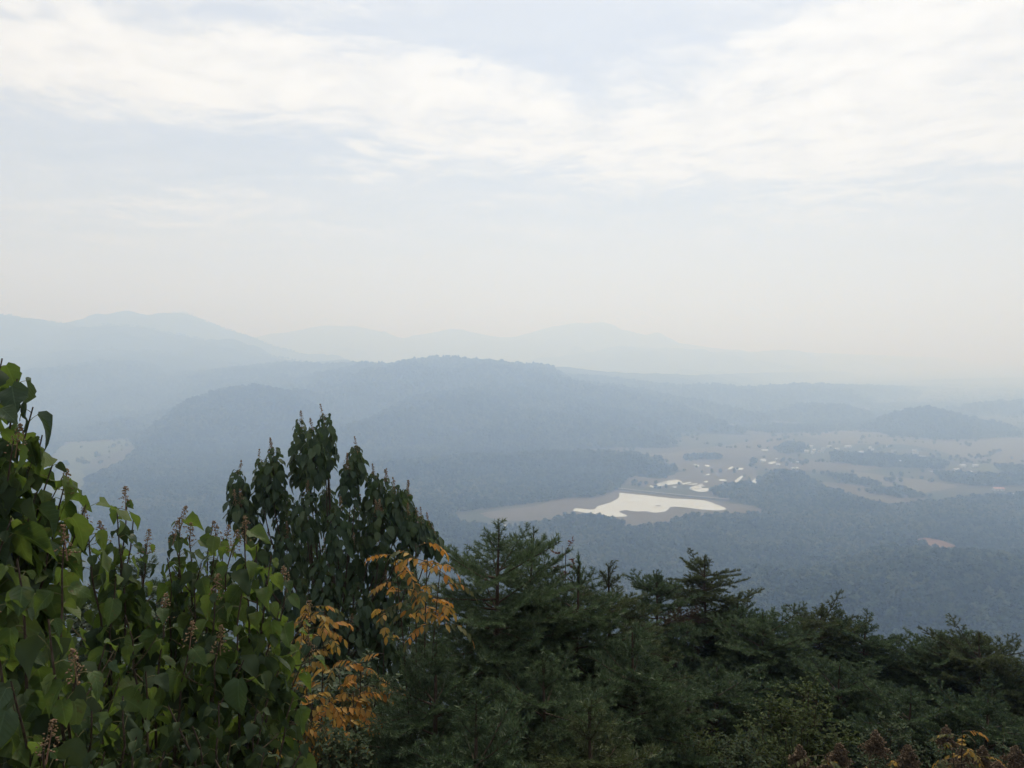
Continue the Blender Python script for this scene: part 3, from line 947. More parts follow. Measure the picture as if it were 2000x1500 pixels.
def house(px, py, wpx, label, group=None, wall=None, roof=None, stor=1.6, turn=None):
    c = on_valley(px, py)
    c.z = float(terrain(np.array([c.x]), np.array([c.y]))[0])
    wd = wpx * .78 * c.y / F
    dp = max(7.0, wd * .55)
    hh = 3.0 * stor
    hs = empty('farmhouse', c, label, 'house', group)
    hs.rotation_euler.z = turn if turn is not None else random.uniform(-.35, .35)
    X_, Y_ = wd / 2, dp / 2
    vv = [(-X_, -Y_, -2), (X_, -Y_, -2), (X_, Y_, -2), (-X_, Y_, -2), (-X_, -Y_, hh), (X_, -Y_, hh), (X_, Y_, hh), (-X_, Y_, hh), (-X_, 0, hh + dp * .22), (X_, 0, hh + dp * .22)]
    ff = [[0, 1, 5, 4], [2, 3, 7, 6], [1, 2, 6, 9, 5], [3, 0, 4, 8, 7]]
    link('wall', mesh('wall', vv, ff, wall or M_wall), hs)
    e = .6
    rz = dp * .22
    rv = []
    for th in (0.25, 0.5):
        rv += [(-X_ - e, -Y_ - e, hh + th - .25), (X_ + e, -Y_ - e, hh + th - .25), (X_ + e, 0, hh + rz + th), (-X_ - e, 0, hh + rz + th), (X_ + e, Y_ + e, hh + th - .25), (-X_ - e, Y_ + e, hh + th - .25)]
    rf = [[0, 3, 2, 1], [3, 5, 4, 2], [6, 7, 8, 9], [9, 8, 10, 11], [0, 1, 7, 6], [4, 5, 11, 10], [1, 2, 8, 7], [2, 4, 10, 8], [3, 0, 6, 9], [5, 3, 9, 11]]
    link('roof', mesh('roof', rv, rf, roof or M_roof_w), hs)
    bw = mesh('window_pane', [(-.6, 0, 0), (.6, 0, 0), (.6, 0, 1.3), (-.6, 0, 1.3)], [[0, 1, 2, 3]], M_glass)
    for q in (-.62, .62):
        wn = link('window', bw, hs)
        wn.location = (X_ * q, -Y_ - .04, 1.0)
    dr = link('door', mesh('door', [(-.6, 0, 0), (.6, 0, 0), (.6, 0, 2.1), (-.6, 0, 2.1)], [[0, 1, 2, 3]], M_glass), hs)
    dr.location = (0, -Y_ - .04, 0)
    return hs


LW = 'small white-roofed farmhouse in the village row below the pale fields'
LG = 'grey-roofed farmhouse among the village trees'
for px, py, wp in ((1582, 875, 13), (1575, 884, 10), (1589, 882, 9), (1587, 887, 6), (1620, 875, 11), (1634, 880, 11), (1682, 886, 10), (1704, 881, 5), (1699, 877, 5), (1656, 875, 15)):
    house(px, py, wp, LW, 'white-roofed village houses')
for px, py, wp in ((1603, 884, 13), (1608, 879, 8), (1720, 888, 13), (1736, 873, 13), (1786, 882, 10), (1787, 887, 15), (1802, 895, 13), (1792, 905, 9), (1745, 884, 8)):
    house(px, py, wp, LG, 'grey-roofed village houses', roof=M_roof_g)
house(1755, 905, 12, 'ochre farmhouse standing at the edge of the village grove', wall=M_wall_o, roof=M_roof_w, stor=1.8)
for px, py, wp in ((1879, 913, 17), (1868, 921, 13), (1905, 913, 12), (1894, 926, 7)):
    house(px, py, wp, 'long pale-roofed farm shed beside the green field', 'sheds by the green field')
house(1950, 958, 24, 'long reddish-roofed farm building at the wood edge', roof=M_roof_r, stor=1.2)
for px, py, wp in ((1979, 971, 7), (1998, 969, 9)):
    house(px, py, wp, 'small pale house past the reddish farm building', 'pale houses past the red roof')
house(1524, 968, 10, 'lone white house in the dark wood above the dam', stor=1.6)
house(1493, 882, 15, 'long white shed alone in the open field beyond the ponds', stor=1.0, turn=0.05)
for px, py, wp in ((1519, 910, 9), (1516, 899, 4), (1549, 904, 5), (1557, 905, 7), (1548, 917, 6), (1556, 917, 6), (1490, 903, 6)):
    house(px, py, wp, 'tiny white hut by the round tree and ponds', 'huts by the ponds', stor=1.0)


# ------------------------------------------------------------------ leaf shapes
def leaf_shape(rows, cols, seed, fold=.16, droop=.22, wav=.05, shift=.06):
    """blade along +Y, face up +Z, rows of (v, half width)"""
    r = random.Random(seed)
    V, U = [], []
    us = np.linspace(-1, 1, cols)
    tw = r.uniform(-.12, .12)
    for i, (v, hw) in enumerate(rows):
        for u in us:
            back = shift * abs(u) * max(0, 1 - v * 5)
            wz = wav * math.sin(v * 9 + u * 2 + seed) * abs(u) * (1 if hw > .05 else 0)
            x_ = u * hw
            z_ = fold * abs(x_) - droop * v * v + wz + tw * x_ * v
            V.append((x_, v - back, z_))
            U.append((.5 + .5 * u * min(1, hw * 2.2), v))
    idx = np.arange(len(V)).reshape(len(rows), cols)
    Fc = np.stack([idx[:-1, :-1], idx[:-1, 1:], idx[1:, 1:], idx[1:, :-1]], -1).reshape(-1, 4)
    return np.array(V), Fc, np.array(U)


HEART = [(0, .10), (.09, .29), (.26, .36), (.48, .32), (.70, .21), (.87, .09), (1, .004)]
LOBED = [(0, .10), (.10, .27), (.26, .40), (.42, .33), (.52, .36), (.76, .17), (1, .004)]
OVATE = [(0, .08), (.12, .28), (.32, .36), (.58, .32), (.82, .16), (1, .005)]
big_shapes = [leaf_shape(HEART if k % 3 else LOBED, 5, k, random.uniform(.05, .75), random.uniform(.05, .6), random.uniform(.03, .12)) for k in range(10)]
ova_shapes = [leaf_shape(OVATE, 3, 20 + k, random.uniform(.1, .45), random.uniform(.1, .4), .03) for k in range(5)]
LANCE = [(0, .05), (.2, .20), (.5, .25), (.8, .14), (1, .004)]
let_shapes = [leaf_shape(LANCE, 3, 40 + k, random.uniform(.15, .5), random.uniform(.05, .4), .02) for k in range(4)]
MINI = [(0, .06), (.35, .26), (.7, .2), (1, .01)]
mini_shapes = [leaf_shape(MINI, 3, 60 + k, .3, .25, .02) for k in range(3)]


def shared(shapes, mat, nm):
    return [mesh(nm, v, f, mat, uv, smooth=True) for v, f, uv in shapes]


def frame(loc, fwd, up, size, roll=0.0):
    """matrix with +Y along fwd, +Z near up"""
    y_ = Vector(fwd).normalized()
    x_ = y_.cross(Vector(up))
    if x_.length < 1e-4: x_ = Vector((1, 0, 0))
    x_.normalize()
    z_ = x_.cross(y_)
    m_ = Matrix((x_, y_, z_)).transposed()
    if roll:
        m_ = m_ @ Matrix.Rotation(roll, 3, 'Y')
    return Matrix.Translation(Vector(loc)) @ (m_ * size).to_4x4() if False else Matrix.Translation(Vector(loc)) @ m_.to_4x4() @ Matrix.Diagonal((size, size, size, 1))


def bez(a, b, c, n):
    return [a.lerp(b, i / n).lerp(b.lerp(c, i / n), i / n) for i in range(n + 1)]


BUD_V = np.array([(1, 0, 0), (-.5, .87, 0), (-.5, -.87, 0), (0, 0, 1.3), (0, 0, -1)])
BUD_F = np.array([(0, 1, 3), (1, 2, 3), (2, 0, 3), (1, 0, 4), (2, 1, 4), (0, 2, 4)])


def spike_mesh(seed, L=.16, n=70, tilt=0):
    r = random.Random(seed)
    mats = []
    for i in range(n):
        t_ = r.random() ** .8
        a_ = r.random() * 6.28
        rad = (1 - t_) * .035 + .006
        rad *= r.uniform(.3, 1.1)
        c_ = Vector((rad * math.cos(a_), rad * math.sin(a_), t_ * L))
        s_ = r.uniform(.0028, .0055)
        mats.append(Matrix.Translation(c_) @ Euler((r.random(), r.random(), r.random() * 6)).to_matrix().to_4x4() @ Matrix.Diagonal((s_, s_, s_ * 1.3, 1)))
    V_, F_, _, rn = stamp(BUD_V, BUD_F, mats)
    tv, tf = tube([(0, 0, -.02), (0, 0, L * .5), (0, 0, L)], [.003, .002, .001], 4)
    tf3 = np.concatenate([tf[:, [0, 1, 2]], tf[:, [0, 2, 3]]])
    V2_, F2_ = join_parts([(V_, F_), (tv, tf3)])
    return mesh('flower_spike', V2_, F2_, M_bud, rnd=np.concatenate([rn, np.zeros(len(tv))]))


SPIKES = [spike_mesh(k) for k in range(4)]

BIG = shared(big_shapes, M_big_leaf, 'big_leaf')
BIG_DULL = shared(big_shapes, M_small_leaf, 'big_leaf')
BIG_DARK = shared(big_shapes, M_dark_leaf, 'big_leaf')
BIGD = shared(big_shapes, M_small_leaf, 'dull_leaf')
OVA = shared(ova_shapes, M_dark_leaf, 'ovate_leaf')


def finish_leaves(root, leaves, shapes, datas, mat, limit=290, nm='leaf'):
    """leaves: list of (matrix local to root, shape index, rank); the first ones become parts, the rest one mass"""
    leaves.sort(key=lambda q: q[2])
    for M_, k, _ in leaves[:limit]:
        q = rng.random()
        ob = link(nm, (BIG_DULL if q < .14 else BIG_DARK if q < .27 else datas)[k] if datas is BIG else datas[k], root)
        ob.matrix_basis = M_
    rest = leaves[limit:]
    if rest:
        groups = {}
        for M_, k, _ in rest: groups.setdefault(k, []).append(M_)
        Vs, Fs, Us, Rs, off = [], [], [], [], 0
        for k, ms in groups.items():
            v_, f_, u_, r_ = stamp(shapes[k][0], shapes[k][1], ms, shapes[k][2])
            Vs.append(v_); Fs.append(f_ + off); Us.append(u_); Rs.append(r_); off += len(v_)
        link('inner_foliage', mesh('inner_foliage', np.concatenate(Vs), np.concatenate(Fs), mat, np.concatenate(Us), np.concatenate(Rs), True), root, 'stuff')


def broad_shrub(label, root_px, stems, shapes, datas, mat, size=.17, gap=.055, droop=(20, 82), tlo=.25, pet=.55, spikes=True, group=None, seed=0, limit=290, name='broadleaf_shrub', stem_r=.013, side=True, yk=.42, spk=.38):
    """stems: (px, py, Y[, base shift x]) of each shoot tip"""
    r = random.Random(seed)
    bx_, by_ = at(root_px[0], 1000, root_px[1]).x, root_px[1]
    base = Vector((bx_, by_, float(gz(bx_, by_)) - .05))
    root = empty(name, base, label, 'shrub', group)
    leaves, pets = [], []
    for si, st in enumerate(stems):
        tip = at(*st[:3]) - base
        h_ = tip.length
        b0 = Vector((r.uniform(-.15, .15), r.uniform(-.15, .15), 0))
        midp = b0.lerp(tip, .55) + Vector((-tip.x * .25, -tip.y * .25, h_ * .10)) + Vector((r.uniform(-.1, .1), r.uniform(-.1, .1), 0))
        P = bez(b0, midp, tip, 12)
        P = [q + Vector((r.uniform(-.012, .012), r.uniform(-.012, .012), 0)) for q in P]
        tv, tf = tube(P, [stem_r * (1 - .75 * i / 12) for i in range(13)], 6)
        link('stem', mesh('stem', tv, tf, M_bark, smooth=True), root)
        lines = [(P, tlo, 1.0)]
        if side:
            for q in range(r.randint(2, 4)):
                i0 = r.randint(5, 10)
                dirn = Vector((r.uniform(-1, 1), r.uniform(-1, .6), r.uniform(.1, .8))).normalized()
                Lb = r.uniform(.18, .38) * size / .17
                Q = bez(P[i0], P[i0] + dirn * Lb * .5, P[i0] + dirn * Lb + Vector((0, 0, Lb * .25)), 6)
                tv, tf = tube(Q, [.005 * (1 - .6 * i / 6) for i in range(7)], 5)
                link('side_branch', mesh('side_branch', tv, tf, M_twig, smooth=True), root)
                lines.append((Q, .15, .9))
        for P_, lo, k_ in lines:
            L_ = sum((P_[i + 1] - P_[i]).length for i in range(len(P_) - 1))
            n_ = max(3, int(L_ * (1 - lo) / gap))
            az = r.random() * 6.28
            for i in range(n_):
                t_ = lo + (1 - lo) * (i + r.random() * .6) / n_
                t_ = min(t_, .995)
                f_ = t_ * (len(P_) - 1)
                i0 = int(f_)
                c_ = P_[i0].lerp(P_[min(i0 + 1, len(P_) - 1)], f_ - i0)
                az += 2.4 + r.uniform(-.35, .35)
                young = 1 - yk * max(0, (t_ - .80) / .2)
                s_ = size * k_ * young * r.choice((.5, .7, .85, 1.0, 1.1, 1.4)) * r.uniform(.85, 1.15)
                rise = R(r.uniform(5, 50))
                pd = Vector((math.cos(az) * math.cos(rise), math.sin(az) * math.cos(rise), math.sin(rise)))
                pl = s_ * pet * r.uniform(.6, 1.2)
                e_ = c_ + pd * pl
                dr_ = R(r.uniform(*droop)) * (young * .8 + .2)
                az2 = az + r.uniform(-.5, .5)
                bd = Vector((math.cos(az2) * math.cos(dr_), math.sin(az2) * math.cos(dr_), -math.sin(dr_)))
                up = Vector((r.uniform(-.25, .25), r.uniform(-.25, .25), 1)) + pd * .3
                M_ = frame(e_, bd, up, s_, r.uniform(-.95, .95))
                leaves.append((M_, r.randrange(len(shapes)), (e_ + bd * s_ * .5).y - .3 * (e_.z) + r.random() * .1))
                pets.append(tube([c_, c_.lerp(e_, .5) + Vector((0, 0, .08 * pl)), e_], [.0022, .0018, .0016], 3))
        if spikes and r.random() < spk:
            ob = link('flower_spike', SPIKES[r.randrange(4)], root, 'stuff')
            ob.matrix_basis = Matrix.Translation(tip - Vector((0, 0, .06))) @ Euler((r.uniform(-.25, .25), r.uniform(-.25, .25), r.random() * 6)).to_matrix().to_4x4() @ Matrix.Diagonal((1.15, 1.15, .85, 1))
    pv_, pf_ = join_parts(pets)
    link('petioles', mesh('petioles', pv_, pf_, M_petiole, smooth=True), root, 'stuff')
    finish_leaves(root, leaves, shapes, datas, mat, limit)
    return root


# ------------------------------------------------------------------ left: large-leaved shrubs beside the viewpoint
B = (big_shapes, BIG, M_big_leaf)
broad_shrub('tall big-leaved green shrub arching highest at the edge of the thicket', (-120, 3.5), [(5, 700, 3.5), (-50, 720, 3.3), (35, 740, 3.5), (60, 795, 3.5), (0, 800, 3.3), (85, 850, 3.6), (30, 860, 3.3), (105, 900, 3.6), (130, 945, 3.7), (165, 985, 3.7), (75, 960, 3.4), (-30, 920, 3.2), (20, 1010, 3.2), (120, 1010, 3.5)], *B, size=.155, gap=.055, tlo=.52, seed=1, yk=.25, spk=.2, pet=.4)
broad_shrub('big-leaved green shrub at the foot of the tallest arching one', (60, 3.1), [(40, 1090, 3.0), (130, 1060, 3.2), (-20, 1180, 2.9), (100, 1210, 2.9), (20, 1330, 2.7), (150, 1300, 2.9), (-30, 1420, 2.7), (90, 1450, 2.6)], *B, size=.125, gap=.066, tlo=.48, seed=2)
broad_shrub('big-leaved shrub with a tall cream flower spike and nodding leaves', (230, 4.2), [(245, 975, 4.2), (232, 1000, 4.1), (262, 1010, 4.3), (205, 1040, 4.2), (165, 1010, 4.0), (285, 1060, 4.3), (225, 1120, 3.9)], *B, size=.122, gap=.056, tlo=.48, seed=3)
broad_shrub('big-leaved shrub carrying twin pale flower spikes over young leaves', (370, 4.4), [(352, 1012, 4.5), (338, 1040, 4.4), (370, 1045, 4.5), (412, 1022, 4.6), (330, 1090, 4.3), (390, 1100, 4.3), (440, 1050, 4.6), (425, 1040, 4.5)], *B, size=.116, gap=.056, tlo=.5, seed=4)
broad_shrub('bright big-leaved shrub leaning out toward the dark tree', (430, 3.9), [(480, 1035, 4.0), (505, 1060, 4.1), (455, 1060, 4.0), (530, 1085, 4.0), (560, 1130, 4.1), (545, 1195, 4.0), (600, 1200, 4.3), (470, 1160, 3.8), (420, 1150, 3.8), (610, 1260, 4.2)], *B, size=.128, gap=.060, tlo=.48, seed=5)
broad_shrub('big-leaved shrub filling the middle of the thicket below the spikes', (270, 3.6), [(250, 1200, 3.6), (320, 1190, 3.7), (200, 1260, 3.4), (370, 1240, 3.6), (290, 1310, 3.4), (430, 1250, 3.7), (480, 1290, 3.7)], *B, size=.105, gap=.060, tlo=.48, seed=6)
D_ = (big_shapes, BIGD, M_small_leaf)
broad_shrub('dull grey-green shrub low in front of the orange leaves', (430, 3.5), [(430, 1370, 3.5), (380, 1420, 3.3), (500, 1390, 3.6), (540, 1310, 3.9), (570, 1360, 3.9), (450, 1450, 3.3), (330, 1380, 3.3), (520, 1470, 3.4), (600, 1440, 3.7)], *D_, size=.088, gap=.040, tlo=.45, seed=7, spikes=False)
broad_shrub('dull green shrub low at the foot of the big leaves', (190, 3.0), [(180, 1390, 2.9), (240, 1360, 3.0), (270, 1440, 2.9), (200, 1470, 2.8), (320, 1470, 2.9), (120, 1490, 2.7), (290, 1400, 3.1)], *D_, size=.080, gap=.038, tlo=.45, seed=8, spikes=False)

# ------------------------------------------------------------------ the dark tree with hanging leaves and flower tips
TY = 11.0
tb = at(648, 1000, TY)
tb = Vector((tb.x, TY, float(gz(tb.x, TY)) - .1))
tree = empty('dark_leafy_tree', tb, 'dark tree with hanging oval leaves in upright clusters and pale tips', 'tree')
r = random.Random(5)
trunk_top = at(640, 905, TY) - tb
P = bez(Vector((0, 0, 0)), Vector((.1, 0, trunk_top.z * .5)), trunk_top, 14)
tv, tf = tube(P, [.075 * (1 - .85 * i / 14) for i in range(15)], 8)
link('trunk', mesh('trunk', tv, tf, M_bark, smooth=True), tree)
fork = at(600, 960, TY - .1) - tb
Q = bez(P[5], P[5].lerp(fork, .5) + Vector((-.1, 0, -.1)), fork, 8)
tv, tf = tube(Q, [.04 * (1 - .8 * i / 8) for i in range(9)], 6)
link('limb', mesh('limb', tv, tf, M_bark, smooth=True), tree)
clusters = [  # (px, py of tip, width px, height px, depth offset)
    (635, 800, 44, 110, 0), (586, 812, 44, 130, .1), (612, 826, 44, 110, -.2), (606, 860, 50, 80, .25),
    (534, 866, 46, 115, -.1), (512, 888, 36, 90, 0), (530, 915, 40, 80, .25), (464, 910, 44, 90, -.1), (470, 965, 46, 50, -.2), (490, 985, 44, 60, .1),
    (695, 862, 34, 70, 0), (683, 895, 40, 80, -.1), (730, 915, 40, 90, 0), (752, 925, 40, 90, .1), (772, 940, 36, 80, -.1), (792, 948, 30, 70, .1), (795, 990, 40, 80, -.1), (818, 1000, 34, 60, 0), (835, 1010, 30, 60, .1), (850, 1032, 26, 46, .1),
    (560, 960, 50, 90, .3), (600, 950, 50, 90, -.3), (640, 945, 40, 80, .4), (660, 980, 50, 90, -.4), (700, 975, 50, 90, .3), (740, 985, 56, 90, -.2), (560, 1030, 56, 90, -.3), (520, 1040, 50, 80, .1), (600, 1040, 56, 90, .3), (640, 1060, 56, 100, -.4), (690, 1050, 60, 100, .1), (745, 1055, 60, 90, .2), (790, 1060, 50, 80, .3),
    (530, 1110, 56, 90, 0), (585, 1120, 60, 90, -.4), (640, 1140, 60, 100, -.5), (700, 1130, 60, 100, -.3), (755, 1120, 60, 100, 0), (560, 1190, 60, 90, -.2), (620, 1210, 60, 90, -.5), (680, 1205, 64, 100, -.5), (740, 1190, 60, 90, -.2), (800, 1130, 50, 90, .2), (650, 1280, 70, 90, -.4), (710, 1275, 70, 90, -.4), (590, 1270, 70, 90, -.2), (770, 1240, 60, 90, 0)]
leaves, pets = [], []
for ci, (px, py, wp, hp, dz) in enumerate(clusters):
    Yc = TY + dz * 1.6
    tip = at(px, py + 10, Yc) - tb
    k = TY / F
    wr, hr = wp * k / 2 * (.9 if py < 945 else 1), hp * k
    foot = tip + Vector((0, 0, -hr * 1.02))
    # limb to the cluster
    j = max(2, min(12, int(14 * max(.12, (foot.z - .8) / max(trunk_top.z, .1)) * .78)))
    Q = bez(P[j], Vector((foot.x * .8 + P[j].x * .2, foot.y * .8 + P[j].y * .2, P[j].z * .55 + foot.z * .45)), foot, 6) + [foot.lerp(tip, .5), tip]
    tv, tf = tube(Q, [.018 * (1 - .85 * i / 8) for i in range(9)], 5)
    link('branch', mesh('branch', tv, tf, M_bark, smooth=True), tree)
    nl = int(24 + wp * hp / 95)
    az = r.random() * 6
    for i in range(nl):
        t_ = (i + r.random()) / nl
        az += 2.4 + r.uniform(-.3, .3)
        c_ = tip.lerp(foot, t_)
        env = math.sin(min(1, .18 + t_ * .95) * math.pi * .62) ** .8
        rad = wr * env * r.uniform(.55, 1.0)
        s_ = .145 * (.5 + .55 * min(1, t_ * 2.4)) * r.uniform(.8, 1.2)
        out_ = Vector((math.cos(az), math.sin(az), 0))
        e_ = c_ + out_ * rad + Vector((0, 0, .35 * s_))
        dr_ = R(r.uniform(38, 86))
        bd = out_ * math.cos(dr_) + Vector((r.uniform(-.12, .12), r.uniform(-.12, .12), -math.sin(dr_)))
        M_ = frame(e_, bd, out_ + Vector((0, 0, .3)), s_, r.uniform(-.6, .6))
        leaves.append((M_, r.randrange(len(ova_shapes)), e_.y + (.0 if py < 1060 else .5) + .1 * r.random()))
        pets.append(tube([c_, e_], [.0025, .002], 3))
    if py < 1100 or r.random() < .5:
        for q in range(r.choice([1, 1, 2])):
            ob = link('flower_spike', SPIKES[r.randrange(4)], tree, 'stuff')
            ob.matrix_basis = Matrix.Translation(tip + Vector((r.uniform(-.05, .05), r.uniform(-.08, .02), -.08))) @ Euler((r.uniform(-.2, .2), r.uniform(-.2, .2), r.random() * 6)).to_matrix().to_4x4() @ Matrix.Diagonal((1.35, 1.35, 1.5, 1))
pv_, pf_ = join_parts(pets)
link('petioles', mesh('petioles', pv_, pf_, M_twig), tree, 'stuff')
finish_leaves(tree, leaves, ova_shapes, OVA, M_dark_leaf, 300)

# ------------------------------------------------------------------ sumacs with compound orange and ochre leaves
LET = {'o': shared(let_shapes, M_orange, 'leaflet'), 'y': shared(let_shapes, M_ochre, 'leaflet'), 'g': shared(let_shapes, M_olive, 'leaflet')}


def sumac(label, root_px, tips, mixc, seed, size=.062, nleaf=5, Lr=.34, name='sumac_shrub', pairs=5, group=None):
    r = random.Random(seed)
    bx_, by_ = at(root_px[0], 1000, root_px[1]).x, root_px[1]
    base = Vector((bx_, by_, float(gz(bx_, by_)) - .05))
    root = empty(name, base, label, 'shrub', group)
    for (px, py, Yd) in tips:
        tip = at(px, py, Yd) - base
        P = bez(Vector((r.uniform(-.1, .1), r.uniform(-.1, .1), 0)), tip * .5 + Vector((-tip.x * .3, 0, tip.z * .1)), tip, 10)
        tv, tf = tube(P, [.010 * (1 - .7 * i / 10) for i in range(11)], 6)
        link('stem', mesh('stem', tv, tf, M_bark, smooth=True), root)
        az = r.random() * 6.28
        for q in range(nleaf):
            az += 2.4 + r.uniform(-.4, .4)
            c_ = P[10].lerp(P[8], q / nleaf + r.random() * .1)
            el = R(r.uniform(-5, 50))
            d_ = Vector((math.cos(az) * math.cos(el), math.sin(az) * math.cos(el) * .8, math.sin(el)))
            L_ = Lr * r.uniform(.7, 1.15)
            Q = bez(c_, c_ + d_ * L_ * .6, c_ + Vector((d_.x, d_.y, 0)) * L_ * .95 + Vector((0, 0, d_.z * L_ * .4 - L_ * r.uniform(.15, .5))), 8)
            tv, tf = tube(Q, [.0028 * (1 - .5 * i / 8) for i in range(9)], 4)
            cl = link('compound_leaf', mesh('rachis', tv, tf, M_twig, smooth=True), root)
            kind = r.choices('oyg', mixc)[0]
            for i in range(pairs * 2 + 1):
                t_ = .25 + .75 * (i // 2) / pairs if i < pairs * 2 else 1.0
                f_ = min(t_, .999) * 8
                i0 = int(f_)
                e_ = Q[i0].lerp(Q[i0 + 1], f_ - i0)
                ax_ = (Q[i0 + 1] - Q[i0]).normalized()
                sd = ax_.cross(Vector((0, 0, 1)))
                sd = sd.normalized() if sd.length > .01 else Vector((1, 0, 0))
                sg = 1 if i % 2 else -1
                if i == pairs * 2: bd = ax_
                else: bd = ax_ * .55 + sd * sg * .8
                bd = bd + Vector((0, 0, -r.uniform(.1, .9)))
                kk = kind if r.random() < .6 else r.choices('oyg', mixc)[0]
                if r.random() < .08: continue
                ob = link('leaflet', LET[kk][r.randrange(4)], cl)
                ob.matrix_basis = frame(e_, bd, (r.uniform(-.2, .2), r.uniform(-.2, .2), 1), size * r.uniform(.8, 1.25), r.uniform(-.4, .4))
    return root


sumac('sumac with orange and olive compound leaves against the dark tree', (815, 5.9), [(812, 1062, 5.8), (770, 1075, 5.8), (835, 1090, 5.7), (860, 1110, 5.7)], (.55, .2, .4), 1, .060, 8, .33)
sumac('small sumac tuft of clear yellow leaves before the dark tree', (735, 7.2), [(752, 1190, 7.2)], (.25, .75, 0), 2, .066, 4, .20, pairs=3)
sumac('ochre sumac sprig emerging past the big-leaved shrub', (610, 5.6), [(600, 1165, 5.6), (635, 1185, 5.6), (590, 1200, 5.5)], (.15, .7, .25), 3, .056, 7, .27)
sumac('broad ochre sumac between the thicket and the nearest fir', (690, 5.8), [(660, 1300, 5.8), (705, 1295, 5.9), (740, 1310, 6.0), (690, 1350, 5.7), (640, 1350, 5.6)], (.45, .4, .35), 4, .056, 10, .30)
sumac('low orange sumac over the dull grey-green shrub', (590, 4.9), [(575, 1345, 4.9), (610, 1365, 4.9), (560, 1400, 4.8), (630, 1410, 5.0), (680, 1420, 5.3)], (.45, .45, .35), 5, .048, 10, .26)
sumac('lowest yellow sumac tuft at the fir edge', (540, 4.4), [(535, 1460, 4.4), (560, 1480, 4.5)], (.2, .7, .1), 6, .045, 5, .20)
sumac('drooping yellow and green sumac above the dry brown plumes', (1890, 6.2), [(1880, 1425, 6.2), (1905, 1450, 6.2), (1860, 1465, 6.1)], (.06, .30, .7), 7, .040, 5, .30, pairs=7)
sumac('low olive sumac among the dry brown plumes', (1690, 6.0), [(1610, 1475, 6.0), (1700, 1490, 6.0), (1760, 1480, 6.1)], (.0, .2, .8), 8, .042, 5, .24)


# ------------------------------------------------------------------ firs: whorled branches with two-sided sprays of needles
def fir_branch(L, seed, needle=.050, nw=.0058, per_m=430):
    r = random.Random(seed)
    nr = np.random.default_rng(seed)
    shoots = []
    def curve(p0, d, L_, up, n=6):
        P_ = [Vector(p0)]
        d = Vector(d).normalized()
        for i in range(n):
            d = (d + Vector((r.uniform(-.06, .06), r.uniform(-.06, .06), up / n + r.uniform(-.05, .05)))).normalized()
            P_.append(P_[-1] + d * (L_ / n))
        return P_
    main = curve((0, 0, 0), (0, 1, 0), L, .10)
    shoots.append((main, L, .15))
    s_ = .12 * L
    sg = 1
    while s_ < L * .96:
        f_ = s_ / L * 6
        i0 = min(int(f_), 5)
        c_ = main[i0].lerp(main[i0 + 1], f_ - i0)
        ax_ = (main[i0 + 1] - main[i0]).normalized()
        a_ = R(r.uniform(38, 62)) * sg
        d_ = Matrix.Rotation(-a_, 3, 'Z') @ ax_ + Vector((0, 0, r.uniform(-.2, .15)))
        ll = (.50 * (L - s_) + .05) * r.uniform(.65, 1.1)
        sh = curve(c_, d_, ll, .06)
        shoots.append((sh, ll, .0))
        if ll > .17:
            q = .25 * ll
            sg2 = 1
            while q < ll * .92:
                f2 = q / ll * 6
                j0 = min(int(f2), 5)
                c2 = sh[j0].lerp(sh[j0 + 1], f2 - j0)
                ax2 = (sh[j0 + 1] - sh[j0]).normalized()
                d2 = Matrix.Rotation(-R(r.uniform(35, 60)) * sg2, 3, 'Z') @ ax2 + Vector((0, 0, r.uniform(-.2, .2)))
                l2 = (.45 * (ll - q) + .03) * r.uniform(.7, 1.1)
                shoots.append((curve(c2, d2, l2, .05), l2, 0))
                q += r.uniform(.05, .08)
                sg2 = -sg2
        s_ += r.uniform(.030, .055) * (1 + .4 * L)
        sg = -sg
    Vn, wood, tipness = [], [], []
    for P_, L_, st in shoots:
        n_ = int(L_ * (1 - st) * per_m) + 6
        A_ = np.array([tuple(q) for q in P_])
        t_ = st + (1 - st) * nr.random(n_)
        f_ = t_ * (len(A_) - 1)
        i0 = np.minimum(f_.astype(int), len(A_) - 2)
        fr = (f_ - i0)[:, None]
        c_ = A_[i0] * (1 - fr) + A_[i0 + 1] * fr
        ax_ = A_[i0 + 1] - A_[i0]
        ax_ /= np.linalg.norm(ax_, axis=1)[:, None]
        up = np.array([0, 0, 1.0])
        sd = np.cross(ax_, up); sd /= np.linalg.norm(sd, axis=1)[:, None] + 1e-6
        u2 = np.cross(sd, ax_)
        th = nr.random(n_) * 2 * np.pi
        rd = sd * np.cos(th)[:, None] + u2 * (np.sin(th) * .75 + .15)[:, None]
        ang = np.radians(nr.normal(52, 12, n_))[:, None]
        dn = ax_ * np.cos(ang) + rd * np.sin(ang)
        ln_ = needle * nr.uniform(.7, 1.1, n_)[:, None] * np.clip(1.25 - .5 * t_[:, None], .6, 1)
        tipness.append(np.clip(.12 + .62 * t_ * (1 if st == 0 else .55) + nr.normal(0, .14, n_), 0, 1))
        wv_ = np.cross(dn, nr.normal(0, 1, (n_, 3)))
        wv_ /= np.linalg.norm(wv_, axis=1)[:, None]
        Vn.append(np.stack([c_ - wv_ * nw / 2, c_ + wv_ * nw / 2, c_ + dn * ln_], 1).reshape(-1, 3))
        wood.append(tube(P_[::2] if L_ < .2 else P_, [max(.0012, (.012 if st else .005) * L_ ** .6 * (1 - .75 * i / max(1, len(P_[::2] if L_ < .2 else P_) - 1))) for i in range(len(P_[::2] if L_ < .2 else P_))], 4))
    Vn = np.concatenate(Vn)
    Fn = np.arange(len(Vn)).reshape(-1, 3)
    wv2, wf2 = join_parts(wood)
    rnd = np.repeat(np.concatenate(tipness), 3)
    return mesh('fir_wood', wv2, wf2, M_bark), mesh('fir_needles', Vn, Fn, M_needle, rnd=rnd)


